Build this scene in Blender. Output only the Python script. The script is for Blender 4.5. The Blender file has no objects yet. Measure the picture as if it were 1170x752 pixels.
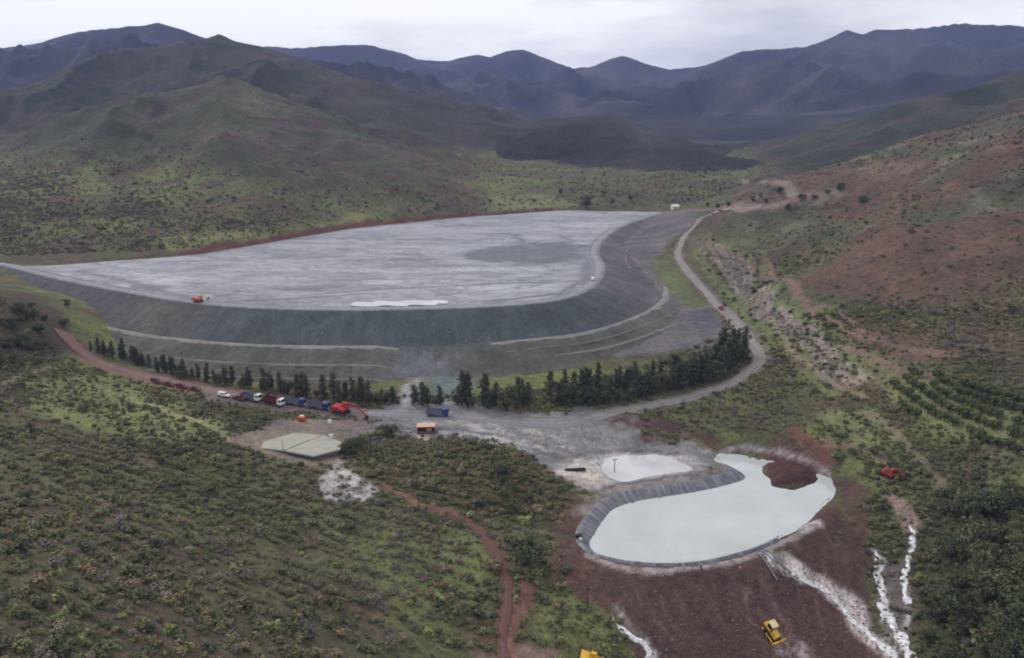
import bpy, bmesh, math, random
import numpy as np
from mathutils import Vector, Matrix, Euler
random.seed(7); np.random.seed(7)
sc = bpy.context.scene
COL = sc.collection

# ------------------------------------------------------------------ camera
CAM_H = 104.0; FPX = 900.0; PITCH = math.atan(236/900.0)
cam_d = bpy.data.cameras.new('camera'); cam = bpy.data.objects.new('camera', cam_d); COL.objects.link(cam)
cam.location = (0, 0, CAM_H); cam.rotation_euler = (math.pi/2-PITCH, 0, 0)
cam_d.sensor_width = 36; cam_d.lens = 36*FPX/1170.0; cam_d.clip_start = 1; cam_d.clip_end = 30000
sc.camera = cam
# ------------------------------------------------------------------ sky, sun, exposure
SUN_EL, SUN_AZ = math.radians(40), math.radians(-50)
world = bpy.data.worlds.new('World'); sc.world = world; world.use_nodes = True
def build_world():
    nt = world.node_tree; N = nt.nodes; L = nt.links; N.clear()
    out = N.new('ShaderNodeOutputWorld'); bg = N.new('ShaderNodeBackground')
    sky = N.new('ShaderNodeTexSky'); sky.sky_type = 'NISHITA'; sky.sun_disc = False
    sky.sun_elevation = SUN_EL; sky.sun_rotation = SUN_AZ; sky.altitude = 900; sky.dust_density = 2.0
    tc = N.new('ShaderNodeTexCoord'); mp = N.new('ShaderNodeMapping'); mp.inputs['Scale'].default_value = (1, 1, 4.5)
    L.new(tc.outputs['Generated'], mp.inputs[0])
    n1 = N.new('ShaderNodeTexNoise'); n1.inputs['Scale'].default_value = 2.1; n1.inputs['Detail'].default_value = 6; n1.inputs['Roughness'].default_value = .55
    mp.inputs['Location'].default_value = (.35, .1, .2)
    L.new(mp.outputs[0], n1.inputs['Vector'])
    cr = N.new('ShaderNodeValToRGB'); e = cr.color_ramp.elements
    e[0].position = .36; e[0].color = (7.0, 7.1, 7.6, 1); e[1].position = .56; e[1].color = (11.6, 11.6, 11.6, 1)
    L.new(n1.outputs['Fac'], cr.inputs[0])
    mx = N.new('ShaderNodeMix'); mx.data_type = 'RGBA'; mx.inputs['Factor'].default_value = .95
    L.new(sky.outputs[0], mx.inputs['A']); L.new(cr.outputs[0], mx.inputs['B'])
    L.new(mx.outputs['Result'], bg.inputs[0]); bg.inputs[1].default_value = .1; L.new(bg.outputs[0], out.inputs[0])
build_world()
sd = bpy.data.lights.new('sun', 'SUN'); sd.energy = 1.4; sd.angle = math.radians(14); sd.color = (1, .96, .9)
sun = bpy.data.objects.new('sun', sd); COL.objects.link(sun)
sun.rotation_euler = Vector((-math.sin(SUN_AZ)*math.cos(SUN_EL)*-1, -math.cos(SUN_AZ)*math.cos(SUN_EL)*-1, math.sin(SUN_EL))).to_track_quat('Z', 'Y').to_euler()
sun.location = (0, 0, 900)
sc.view_settings.view_transform = 'Standard'; sc.view_settings.look = 'None'
sc.view_settings.exposure = 0; sc.view_settings.gamma = 1
sc.render.engine = 'CYCLES'; sc.cycles.use_denoising = True; sc.cycles.max_bounces = 5; sc.cycles.diffuse_bounces = 2
sc.cycles.volume_bounces = 1; sc.cycles.transparent_max_bounces = 12; sc.cycles.filter_width = 1.9

# ------------------------------------------------------------------ numeric helpers
def lin(c):
    c = np.asarray(c, float)/255
    return np.where(c <= .04045, c/12.92, ((c+.055)/1.055)**2.4)
def L4(*c): return tuple(float(v) for v in lin(c))+(1.0,)
def tand(py):                                   # drop per metre of forward distance
    return math.tan(PITCH+math.atan((py-376)/FPX))
def dirs(px, py):
    px = np.asarray(px, float); py = np.asarray(py, float)
    cx = (px-585)/FPX; cy = (376-py)/FPX
    c, s = math.cos(PITCH), math.sin(PITCH)
    dy = c+cy*s; dz = -s+cy*c
    return cx/dy, dz/dy                          # lateral and vertical change per metre forward
def PD(px, py, D):
    a, b = dirs(px, py); return (float(a*D), float(D), float(CAM_H+b*D))
def PZ(px, py, z):
    a, b = dirs(px, py); D = (z-CAM_H)/b; return (float(a*D), float(D), float(z))
_perm = np.random.RandomState(3).permutation(4096)
def _h(ix, iy, seed): return _perm[(_perm[(ix+seed*131) & 4095]+iy) & 4095]/4095.0
def vnoise(x, y, seed=0):
    x0 = np.floor(x).astype(int); y0 = np.floor(y).astype(int); fx = x-x0; fy = y-y0
    u = fx*fx*fx*(fx*(fx*6-15)+10); v = fy*fy*fy*(fy*(fy*6-15)+10)
    a = _h(x0, y0, seed); b = _h(x0+1, y0, seed); c = _h(x0, y0+1, seed); d = _h(x0+1, y0+1, seed)
    return (a*(1-u)+b*u)*(1-v)+(c*(1-u)+d*u)*v
def fbm(x, y, sc_, octv=5, seed=0, gain=.5):     # about -1..1
    r = 0; a = 1; t = 0; f = 1/sc_
    for o in range(octv):
        r = r+a*(vnoise(x*f+o*17.3, y*f-o*9.1, seed+o)*2-1); t += a; a *= gain; f *= 2.03
    return r/t
def ridged(x, y, sc_, octv=5, seed=0, gain=.5):  # 0..1
    r = 0; a = 1; t = 0; f = 1/sc_
    for o in range(octv):
        r = r+a*(1-np.abs(vnoise(x*f+o*13.7, y*f+o*5.3, seed+o)*2-1)); t += a; a *= gain; f *= 2.05
    return r/t
def sstep(a, b, x):
    t = np.clip((x-a)/(b-a), 0, 1); return t*t*(3-2*t)
def seg_dist(x, y, P):                           # distance to polyline, with segment index and parameter
    best = np.full(np.shape(x), 1e18); bi = np.zeros(np.shape(x)); 
    for i in range(len(P)-1):
        ax, ay = P[i][0], P[i][1]; bx, by = P[i+1][0], P[i+1][1]
        dx, dy = bx-ax, by-ay; l2 = dx*dx+dy*dy+1e-9
        t = np.clip(((x-ax)*dx+(y-ay)*dy)/l2, 0, 1)
        d = (x-ax-t*dx)**2+(y-ay-t*dy)**2
        m = d < best; best = np.where(m, d, best); bi = np.where(m, i+t, bi)
    return np.sqrt(best), bi
def poly_sd(x, y, P):                            # signed distance, negative inside
    P = [tuple(p[:2]) for p in P]; d, _ = seg_dist(x, y, P+[P[0]])
    ins = np.zeros(np.shape(x), bool); n = len(P)
    for i in range(n):
        ax, ay = P[i]; bx, by = P[(i+1) % n]
        c = ((ay > y) != (by > y)) & (x < (bx-ax)*(y-ay)/((by-ay) if by != ay else 1e-9)+ax)
        ins ^= c
    return np.where(ins, -d, d)
def smooth_line(P, step):                        # Catmull-Rom through the points, then resampled
    P = [np.array(p, float) for p in P]; Q = [2*P[0]-P[1]]+P+[2*P[-1]-P[-2]]; out = []
    for i in range(1, len(Q)-2):
        for t in np.linspace(0, 1, 24, endpoint=False):
            a, b, c, d = Q[i-1], Q[i], Q[i+1], Q[i+2]
            out.append(.5*((2*b)+(-a+c)*t+(2*a-5*b+4*c-d)*t*t+(-a+3*b-3*c+d)*t**3))
    out.append(P[-1]); out = np.array(out)
    s = np.concatenate([[0], np.cumsum(np.linalg.norm(np.diff(out[:, :2], axis=0), axis=1))])
    n = max(2, int(s[-1]/step)+1); q = np.linspace(0, s[-1], n)
    return np.stack([np.interp(q, s, out[:, k]) for k in range(out.shape[1])], 1)

# ------------------------------------------------------------------ terrain heights
NR, NC, Y0, Y1 = 820, 760, 84.0, 6800.0
rows = np.concatenate([np.linspace(-260, 78, 10), np.exp(np.linspace(math.log(Y0), math.log(Y1), NR-10))])
def halfw(y): return .80*np.maximum(y, 110)+45
us = np.linspace(-1, 1, NC)
GX = us[None, :]*halfw(rows)[:, None]; GY = np.repeat(rows[:, None], NC, 1)

ctrl = []
def cz(px, py, z): ctrl.append(PZ(px, py, z))
def cd(px, py, D): ctrl.append(PD(px, py, D))
for a in [(100,408,7),(230,445,3.5),(330,465,1.5),(420,475,.5),(500,480,0),(600,482,-.5),(700,474,0),(800,450,3),(865,410,6),(830,370,8),
          (800,335,10.5),(775,290,14.5),(800,255,19),(845,237,24),(640,500,-3),(560,500,-1.5),(470,505,-.5),(440,520,-1.5),
          (640,590,-6.4),(655,640,-6.6),(700,652,-6.6),(800,657,-6.6),(880,642,-6.6),(945,600,-6.4),(968,570,-6.2),(950,535,-5.8),(880,512,-5.2),(800,505,-4.6),
          (720,510,-4.6),(660,535,-5.2),
          (700,752,-16.5),(800,752,-18),(900,752,-19.5),(1000,752,-22),(640,700,-10.5),(640,752,-14),(960,690,-17),(985,640,-11.5),
          (1040,640,-13),(1030,740,-21.5),(1020,560,-5),(1030,585,-8),(990,560,-4.5),
          (900,400,10),(950,420,10),(1000,450,9),(1100,450,14),(1170,470,19),(1170,550,11),(1170,650,3),(1170,752,-6),(1110,640,-4),(1100,540,4),
          (900,470,3),(830,470,0),(950,500,1),(1020,500,4),(760,490,-2),
          (900,360,10),(860,320,12),(840,290,15),(950,370,15),(1000,390,18),(1060,420,17),
          (560,640,-7),(600,620,-6),(540,565,-3),(600,560,-3),(530,535,-.5),(600,530,-2.5),(420,560,-2),(450,600,-4),(500,660,-7),(420,680,-4),
          (340,510,1.0),(390,530,-.5),(300,495,2.0),(250,490,4.5),(390,500,.3),(300,530,1.5),(580,752,-14),(560,700,-10)]: cz(*a)
for a in [(0,752,105),(150,752,115),(300,752,130),(450,752,146),(0,600,150),(150,600,166),(300,600,184),(0,500,205),(150,500,231),(0,440,255),(70,440,268),(100,470,250),
          (-150,600,140),(-150,752,95),(-150,450,240),(0,335,325),(60,385,318),(-150,330,320),(30,360,322),(1300,752,130),(1300,600,165)]: cd(*a)
for px, py in [(450,430),(300,420),(200,410),(600,430)]: cz(px, py, 1)
cz(700,410,3); cz(770,370,6); cz(150,385,5)
for px, py, z in [(450,325,5),(300,305,11),(500,285,11),(650,262,14),(600,330,5),(200,320,9),(660,310,8),(560,260,15),(400,285,12),(100,312,13),(690,270,15)]:
    p = PZ(px, py, 20); ctrl.append((p[0], p[1], z))
for px in [(0,298),(60,302),(150,296),(230,290),(300,279),(400,262),(520,250),(640,242),(750,240)]: cz(px[0], px[1], 20.6)
for a in [(0,262,34),(100,276,28),(230,268,29),(300,252,31),(400,240,32),(520,236,27),(640,233,25),(700,226,28),(760,228,26),(800,216,33),(850,206,38),(900,222,30),(1000,225,42)]: cz(*a)
for X in (-1500, -700, 0, 700, 1500):
    for D, z in ((1300, 50), (2000, 66), (3200, 100), (5000, 170), (7200, 200)): ctrl.append((X*D/1500, D, z))
for X, Y, z in ((-300, -250, 50), (0, -250, -10), (300, -250, 20), (-120, 0, 40), (0, 40, -20), (120, 30, -20), (60, 100, -26)): ctrl.append((X, Y, z))
ctrl = np.array(ctrl)
def tps_fit(P, lam):
    s = 100.0; X = P[:, :2]/s; n = len(P)
    d2 = ((X[:, None]-X[None])**2).sum(-1); K = .5*d2*np.log(d2+1e-9)+lam*np.eye(n)
    A = np.zeros((n+3, n+3)); A[:n, :n] = K; A[:n, n] = 1; A[:n, n+1:] = X; A[n, :n] = 1; A[n+1:, :n] = X.T
    w = np.linalg.solve(A, np.concatenate([P[:, 2], [0, 0, 0]]))
    def f(x, y):
        x = x/s; y = y/s; r = w[n]+w[n+1]*x+w[n+2]*y
        for i in range(n):
            d = (x-X[i, 0])**2+(y-X[i, 1])**2; r = r+w[i]*.5*d*np.log(d+1e-9)
        return r
    return f
tps = tps_fit(ctrl, .02)
CI = np.unique(np.append(np.arange(0, NR, 4), NR-1)); CJ = np.unique(np.append(np.arange(0, NC, 4), NC-1))
ZC = tps(GX[np.ix_(CI, CJ)], GY[np.ix_(CI, CJ)])          # smooth, so solved on a coarser net
ZC = np.stack([np.interp(np.arange(NC), CJ, r) for r in ZC])
ZT = np.stack([np.interp(np.arange(NR), CI, c) for c in ZC.T], 1)
ZT = np.clip(ZT, -30, 260)

def ridge(P, front, curve=0., rough=0., rscale=120, seed=0, warp=25):
    """hill height from a crest line of (px,py,D)"""
    Q = [PD(*p) for p in P]
    wx = fbm(GX, GY, rscale, 3, seed)*warp; wy = fbm(GX, GY, rscale, 3, seed+20)*warp
    X = GX+wx; Y = GY+wy; z = np.full(GX.shape, -1e9); dm = np.full(GX.shape, 1e9)
    for i in range(len(Q)-1):
        (ax, ay, az), (bx, by, bz) = Q[i], Q[i+1]
        dx, dy = bx-ax, by-ay; t = np.clip(((X-ax)*dx+(Y-ay)*dy)/(dx*dx+dy*dy), 0, 1)
        d = np.sqrt((X-ax-t*dx)**2+(Y-ay-t*dy)**2)
        z = np.maximum(z, az+(bz-az)*t-(front*d if not curve else curve*d+(front-curve)*500*(1-np.exp(-d/500)))); dm = np.minimum(dm, d)
    d = dm
    amp = rough*sstep(0, rscale*1.2, d)*(1-sstep(2.4*rscale, 4.2*rscale, d) if rscale >= 400 else 1.)
    z = z+amp*(ridged(GX+wx, GY+wy, rscale*1.6, 6, seed+5)-(.62 if rscale < 400 else .74))
    return z
layers = [('ground', ZT)]
layers.append(('near_hill', ridge([(255,88,1000),(262,130,850),(272,185,700),(292,258,560)], .43, 0., 72, 100, 1, 34)))
layers.append(('near_hill', ridge([(255,90,1000),(340,130,950),(420,168,880),(500,198,840),(580,219,840),(660,228,850),(730,233,850)], .30, 0., 48, 100, 6, 30)))
layers.append(('spur_hill', ridge([(-150,150,900),(0,185,850),(80,225,700)], .36, 0., 48, 110, 11, 30)))
layers.append(('back_hill', ridge([(-200,95,1800),(0,104,1700),(110,92,1650),(185,68,1560),(225,48,1510),(260,40,1500),(295,49,1490),(345,78,1430),(420,120,1330),(520,172,1180),(600,203,1050),(660,222,960)], .32, 0., 90, 160, 21, 40)))
layers.append(('red_hill', ridge([(1420,20,560),(1300,75,610),(1170,138,660),(1080,188,700),(980,238,720),(915,262,690)], .36, 0., 20, 100, 31, 25)))
layers.append(('green_hill', ridge([(1400,30,1100),(1250,60,1120),(1170,92,1150),(1100,128,1200),(1000,174,1240),(930,204,1180),(880,221,1000)], .30, 0., 45, 150, 41, 35)))
far = [
 ([(-250,70,3100),(-80,68,3100),(0,56,3050),(50,50,3000),(100,38,3000),(140,29,3000),(165,27,3000),(200,33,3000),(235,46,3000),(270,70,3100)], .34),
 ([(230,60,4300),(305,52,4300),(345,55,4200),(380,53,4200),(422,53,4200),(450,61,4250),(475,68,4300),(508,70,4300),(535,63,4300),(552,66,4300),(572,58,4300),(585,57,4300),(600,62,4300),(616,73,4300),(640,73,4300),(655,78,4300),(690,76,4250),(705,68,4200),(720,65,4200),(737,71,4200),(760,76,4200),(780,80,4200),(815,76,4100)], .36),
 ([(775,80,4100),(810,75,3950),(835,68,3850),(855,58,3800),(880,57,3800),(905,55,3750),(940,53,3700),(952,45,3650),(962,37,3600),(980,39,3600),(988,40,3600),(1010,33,3600),(1060,31,3550),(1100,26,3500),(1150,30,3500),(1200,34,3400),(1400,45,3200)], .38),
 ([(470,160,1400),(560,148,1380),(625,136,1350),(690,131,1320),(750,145,1270),(800,170,1180),(835,198,1080)], .25),
 ([(1120,100,2000),(1040,140,1800),(960,172,1600),(900,194,1300),(868,208,1080)], .26),
 ([(1150,60,3300),(1040,105,2800),(960,150,2400),(900,180,2050),(860,196,1800)], .34),
 ([(425,56,4200),(455,110,3600),(490,150,3000)], .42), ([(720,68,4200),(700,100,3700),(690,128,3200)], .42), ([(860,60,3800),(830,105,3200),(805,140,2700),(790,190,2250)], .42),
 ([(165,30,3000),(130,62,2600),(95,82,2350)], .42), ([(965,40,3600),(930,95,3000),(880,150,2500)], .42)]
for k, (P, s) in enumerate(far):
    layers.append(('mountain', ridge(P, s, (.155 if len(P) > 6 else .30) if P[0][2] > 2500 else .2, (340 if len(P) > 6 else 90) if P[0][2] > 2500 else 60, 420 if P[0][2] > 2500 else 170, 50+9*k, 90)))
stack = np.stack([l[1] for l in layers])
which = np.argmax(stack, 0)
k = .28/np.clip(GY/600, 1, 6)
m = stack.max(0); Z = m+np.log(np.exp(np.clip((stack-m)*k, -60, 0)).sum(0))/k-0.0
# keep the valley itself unmoved where it is well above the buried hills
del stack
hillw = sstep(2, 25, m-ZT)
Z = np.where(which == 0, np.minimum(Z, ZT+6), Z)
Z += hillw*fbm(GX, GY, 26, 4, 77)*1.6
Z += sstep(150, 1200, GY)*fbm(GX, GY, 60, 5, 88)*2.0*hillw
Z += (1-hillw)*fbm(GX, GY, 22, 5, 99)*.7

# the hills stop at the edge of the tailings
tz = (GY > 330) & (GY < 900) & (GX < 200)
tsd = poly_sd(GX[tz], GY[tz], [PZ(px, py, 20) for px, py in [(0,304),(215,346),(510,353),(672,332),(690,303),(684,289),(757,243),(640,241),(520,249.5),(400,262),(300,279),(230,290.5),(150,297),(60,303)]])
Z[tz] = np.minimum(Z[tz], np.maximum(19.2, 20.2+tsd*.55)*np.where(tsd < 60, 1., 1e3))
# pond, basin and dam bed
WATER_Z = -8.0
pond = [PZ(px, py, WATER_Z) for px, py in [(673,622),(678,611),(690,593),(704,580),(736,571),(783,564),(823,556),(849,548),(848,541),(836,534),(818,526),(824,519),(845,521),(872,526),(925,538),(946,547),(951,558),(948,570),(931,583),(921,593),(904,606),(881,618),(858,628),(835,635),(800,643),(759,646),(716,643),(690,637),(679,631)]]
mound = [PZ(px, py, WATER_Z+1) for px, py in [(872,532),(878,526),(905,526),(930,536),(935,543),(926,550),(906,556),(884,552)]]
basin = [PZ(px, py, -5.6) for px, py in [(684,538),(691,523),(716,519),(748,519),(768,522),(797,537),(760,544),(716,552),(702,549),(686,542)]]
near = (GY > 120) & (GY < 330) & (np.abs(GX) < 200)
xs, ys = GX[near], GY[near]
psd = poly_sd(xs, ys, pond); bsd = poly_sd(xs, ys, basin); msd = poly_sd(xs+fbm(xs, ys, 4, 3, 5)*.6, ys, mound)
z = Z[near]
ring = np.where(psd < 0, WATER_Z-np.minimum(2.6, -psd*.55), WATER_Z+np.minimum(1.45, (psd-1.0)*.6))
ring = ring+fbm(xs, ys, 5, 4, 16, .6)*.5*np.exp(-(psd/2.5)**2)
z = z*sstep(3, 10, psd)+ring*(1-sstep(3, 10, psd))
z0_ = fbm(xs, ys, 6, 5, 15, .6)*.26
bz = z0_+np.where(bsd < 0, -5.6-np.minimum(.5, -bsd*.12), -5.6+np.minimum(.7, bsd*.22))
wb = (1-sstep(1.5, 6, bsd))*sstep(2.5, 5, psd); z = z*(1-wb)+bz*wb
z = np.where(msd < 1.5, np.maximum(z, WATER_Z+.2+np.clip(-msd*.45, -.9, 1.7)+fbm(xs, ys, 2.5, 3, 9)*.35), z)
Z[near] = z

def sample(G, x, y):
    x = np.asarray(x, float); y = np.asarray(y, float)
    r = np.clip(np.interp(y, rows, np.arange(len(rows))), 0, len(rows)-1.001)
    c = np.clip((x/halfw(y)+1)/2*(NC-1), 0, NC-1.001)
    i = r.astype(int); j = c.astype(int); fr = r-i; fc = c-j
    return (G[i, j]*(1-fc)+G[i, j+1]*fc)*(1-fr)+(G[i+1, j]*(1-fc)+G[i+1, j+1]*fc)*fr
def H(x, y): return sample(Z, x, y)
_D = np.exp(np.linspace(math.log(85), math.log(6500), 2600))
def hit(px, py):                                  # where the line of sight meets the ground
    a, b = dirs(px, py); x = a*_D; zz = CAM_H+b*_D; h = H(x, _D)
    below = np.nonzero(zz < h)[0]; i = int(below[0]) if len(below) else len(_D)-1
    if i == 0: D = _D[0]
    else:
        e0 = zz[i-1]-h[i-1]; e1 = h[i]-zz[i]; D = _D[i-1]+(_D[i]-_D[i-1])*e0/(e0+e1+1e-9)
    return (float(a*D), float(D), float(H(a*D, D)))
def hits(pts): return [hit(*p) for p in pts]
# ------------------------------------------------------------------ object and material helpers
def tag(o, label=None, cat=None, group=None, kind=None):
    if label: o['label'] = label
    if cat: o['category'] = cat
    if group: o['group'] = group
    if kind: o['kind'] = kind
    return o
def empty(name, loc, rz=0, **kw):
    o = bpy.data.objects.new(name, None); COL.objects.link(o); o.location = loc; o.rotation_euler = (0, 0, rz); o.empty_display_size = .3
    return tag(o, **kw)
def mesh_np(name, V, F, mat=None, smooth=True):
    V = np.ascontiguousarray(V, dtype=np.float32); F = np.ascontiguousarray(F, dtype=np.int32)
    me = bpy.data.meshes.new(name); nv, nf, k = len(V), len(F), F.shape[1]
    me.vertices.add(nv); me.vertices.foreach_set('co', V.ravel())
    me.loops.add(nf*k); me.loops.foreach_set('vertex_index', F.ravel())
    me.polygons.add(nf); me.polygons.foreach_set('loop_start', np.arange(0, nf*k, k, dtype=np.int32))
    me.polygons.foreach_set('use_smooth', np.full(nf, smooth, dtype=bool))
    me.update(calc_edges=True)
    if mat: me.materials.append(mat)
    return me
def obj_of(name, me, parent=None, loc=None):
    o = bpy.data.objects.new(name, me); COL.objects.link(o)
    if parent: o.parent = parent
    if loc is not None: o.location = loc
    return o
def vcol(me, name, C):
    C = np.asarray(C, np.float32)
    if C.shape[1] == 3: C = np.concatenate([C, np.ones((len(C), 1), np.float32)], 1)
    a = me.color_attributes.new(name, 'FLOAT_COLOR', 'POINT'); a.data.foreach_set('color', np.ascontiguousarray(C).ravel())
def vflt(me, name, A):
    a = me.attributes.new(name, 'FLOAT', 'POINT'); a.data.foreach_set('value', np.ascontiguousarray(A, dtype=np.float32).ravel())
class NT:
    def __init__(s, name, rough=.9, spec=.2):
        s.m = bpy.data.materials.new(name); s.m.use_nodes = True; s.t = s.m.node_tree; s.N = s.t.nodes; s.L = s.t.links
        s.b = s.N['Principled BSDF']; s.b.inputs['Roughness'].default_value = rough; s.b.inputs['Specular IOR Level'].default_value = spec
    def n(s, typ, ins=None, **kw):
        nd = s.N.new('ShaderNode'+typ)
        for a, v in kw.items(): setattr(nd, a, v)
        for a, v in (ins or {}).items():
            if isinstance(v, bpy.types.NodeSocket): s.L.new(v, nd.inputs[a])
            else: nd.inputs[a].default_value = v
        return nd
    def noise(s, scale, detail=4, rough=.55, vec=None, out='Fac'):
        i = {'Scale': scale, 'Detail': detail, 'Roughness': rough}
        if vec is not None: i['Vector'] = vec
        return s.n('TexNoise', i).outputs[out]
    def ramp(s, fac, *st):
        r = s.n('ValToRGB', {'Fac': fac}); e = r.color_ramp.elements
        while len(e) < len(st): e.new(.5)
        for k, (p, c) in enumerate(st):
            e[k].position = p; e[k].color = c if hasattr(c, '__len__') else (c, c, c, 1)
        return r.outputs[0]
    def mix(s, f, a, b, bt='MIX'):
        nd = s.n('Mix', data_type='RGBA', blend_type=bt, clamp_factor=True)
        for k, v in (('Factor', f), ('A', a), ('B', b)):
            if isinstance(v, bpy.types.NodeSocket): s.L.new(v, nd.inputs[k] if k == 'Factor' else nd.inputs[6 if k == 'A' else 7])
            elif k == 'Factor': nd.inputs[0].default_value = v
            else: nd.inputs[6 if k == 'A' else 7].default_value = v
        return nd.outputs[2]
    def math(s, op, a, b=0., c=None):
        nd = s.n('Math', operation=op)
        for k, v in enumerate((a, b, c)):
            if v is None: continue
            if isinstance(v, bpy.types.NodeSocket): s.L.new(v, nd.inputs[k])
            else: nd.inputs[k].default_value = v
        return nd.outputs[0]
    def color(s, v):
        if isinstance(v, bpy.types.NodeSocket): s.L.new(v, s.b.inputs['Base Color'])
        else: s.b.inputs['Base Color'].default_value = v
    def bump(s, h, strength=.4, dist=1.):
        b = s.n('Bump', {'Height': h, 'Strength': strength, 'Distance': dist}); s.L.new(b.outputs[0], s.b.inputs['Normal'])
    def attr(s, name, out='Color'): return s.n('Attribute', attribute_name=name).outputs[out]
    def pos(s): return s.n('NewGeometry').outputs['Position']
    def mapped(s, vec, scale): return s.n('Mapping', {'Vector': vec, 'Scale': scale}).outputs[0]

def mat_terrain():
    t = NT('terrain', .95, .1); P = t.pos()
    base = t.attr('col'); sc_ = t.attr('scrub', 'Fac')
    big = t.noise(.006, 6, .6, P); mid = t.noise(.05, 6, .65, P); fine = t.noise(.45, 5, .7, P)
    c = t.mix(1., base, t.ramp(big, (.3, (.82, .84, .9, 1)), (.7, (1.2, 1.17, 1.08, 1))), 'MULTIPLY')
    c = t.mix(1., c, t.ramp(mid, (.32, (.72, .76, .80, 1)), (.5, (1, 1, 1, 1)), (.7, (1.3, 1.22, 1.12, 1))), 'MULTIPLY')
    c = t.mix(1., c, t.ramp(fine, (.3, .62), (.5, 1.), (.72, 1.38)), 'MULTIPLY')
    c = t.mix(1., c, t.ramp(t.noise(1.6, 4, .7, P), (.3, .7), (.5, 1.), (.7, 1.3)), 'MULTIPLY')
    # scattered darker scrub clumps growing on the soil
    w = t.n('TexNoise', {'Vector': P, 'Scale': .25, 'Detail': 3.}).outputs['Color']
    vec = t.n('VectorMath', {0: P, 1: w}, operation='MULTIPLY_ADD')
    vec.inputs[1].default_value = (1, 1, 1)
    for s_, lo, hi, amt in ((.16, .25, .5, .75), (.38, .22, .48, .7)):
        v = t.n('TexVoronoi', {'Vector': P, 'Scale': s_, 'Randomness': 1.}); d = v.outputs['Distance']
        dd = t.math('ADD', d, t.math('MULTIPLY', t.noise(s_*3.2, 4, .7, P), .45))
        m_ = t.ramp(dd, (lo+.16, 1.), (hi+.2, 0.))
        pres = t.ramp(t.noise(s_*.22, 3, .5, P), (.42, 0.), (.6, 1.))
        f = t.math('MULTIPLY', t.math('MULTIPLY', m_, pres), t.math('MULTIPLY', sc_, amt))
        c = t.mix(f, c, t.mix(t.noise(s_*.5, 2, .5, P), L4(38, 43, 30), L4(66, 62, 48)))
    t.color(c)
    hb = t.math('ADD', t.math('MULTIPLY', t.noise(.12, 6, .7, P), 3.), t.math('MULTIPLY', t.noise(.9, 4, .7, P), .5))
    t.bump(hb, .55, .8)
    return t.m
MAT_TERRAIN = mat_terrain()

# ------------------------------------------------------------------ ground colours, painted on the ground plan
shp = Z.shape
base = np.zeros(shp+(3,)); n1 = fbm(GX, GY, 60, 5, 201)[..., None]; n2 = fbm(GX, GY, 18, 4, 202)[..., None]; n3 = fbm(GX, GY, 240, 4, 203)[..., None]
def C(*c): return lin(c)
base[:] = C(89, 88, 66)
base = base+(C(99, 106, 68)-base)*sstep(-.1, .35, n1)
base = base+(C(88, 74, 66)-base)*sstep(.0, .4, n2)*.8
rg = ridged(GX, GY, 120, 5, 210)[..., None]  # ridge noise: painted gully shading in the hill colours, mixed with greener growth
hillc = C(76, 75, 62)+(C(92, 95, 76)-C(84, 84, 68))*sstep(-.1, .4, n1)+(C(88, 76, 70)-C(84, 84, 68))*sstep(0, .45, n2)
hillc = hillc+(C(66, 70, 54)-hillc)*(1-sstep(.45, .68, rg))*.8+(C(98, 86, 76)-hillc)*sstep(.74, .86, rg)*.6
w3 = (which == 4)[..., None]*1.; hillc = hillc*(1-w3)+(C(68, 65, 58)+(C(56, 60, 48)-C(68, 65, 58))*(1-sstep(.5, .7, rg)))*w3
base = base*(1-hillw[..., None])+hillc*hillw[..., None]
redc = C(90, 76, 70)+(C(86, 83, 70)-C(96, 77, 72))*sstep(-.05, .35, n1)+(C(112, 96, 88)-C(96, 77, 72))*sstep(.1, .5, n2)
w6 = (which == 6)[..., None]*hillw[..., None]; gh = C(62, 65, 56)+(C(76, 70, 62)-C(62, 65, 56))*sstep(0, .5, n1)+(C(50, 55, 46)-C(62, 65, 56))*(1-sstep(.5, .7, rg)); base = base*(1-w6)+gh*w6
wr = (which == 5)[..., None]*1.0*hillw[..., None]
base = base*(1-wr)+redc*wr
rg2 = ridged(GX, GY, 500, 6, 220)[..., None]  # mountain relief painted into the colour: darkened gullies, paler rocky ridges
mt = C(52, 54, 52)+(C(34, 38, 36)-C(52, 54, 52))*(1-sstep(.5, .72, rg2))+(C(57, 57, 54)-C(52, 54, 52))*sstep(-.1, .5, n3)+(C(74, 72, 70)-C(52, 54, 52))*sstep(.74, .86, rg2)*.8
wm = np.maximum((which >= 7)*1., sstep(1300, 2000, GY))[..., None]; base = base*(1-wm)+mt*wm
scrub = np.full(shp, .8); veg = np.ones(shp)
veg *= 1-sstep(1300, 1500, GY)
JX = fbm(GX, GY, 9, 5, 301, .62); JY = fbm(GX, GY, 9, 5, 302, .62); PN = fbm(GX, GY, 3.2, 4, 303, .6)
sel = (GY > 85) & (GY < 1100)
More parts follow.
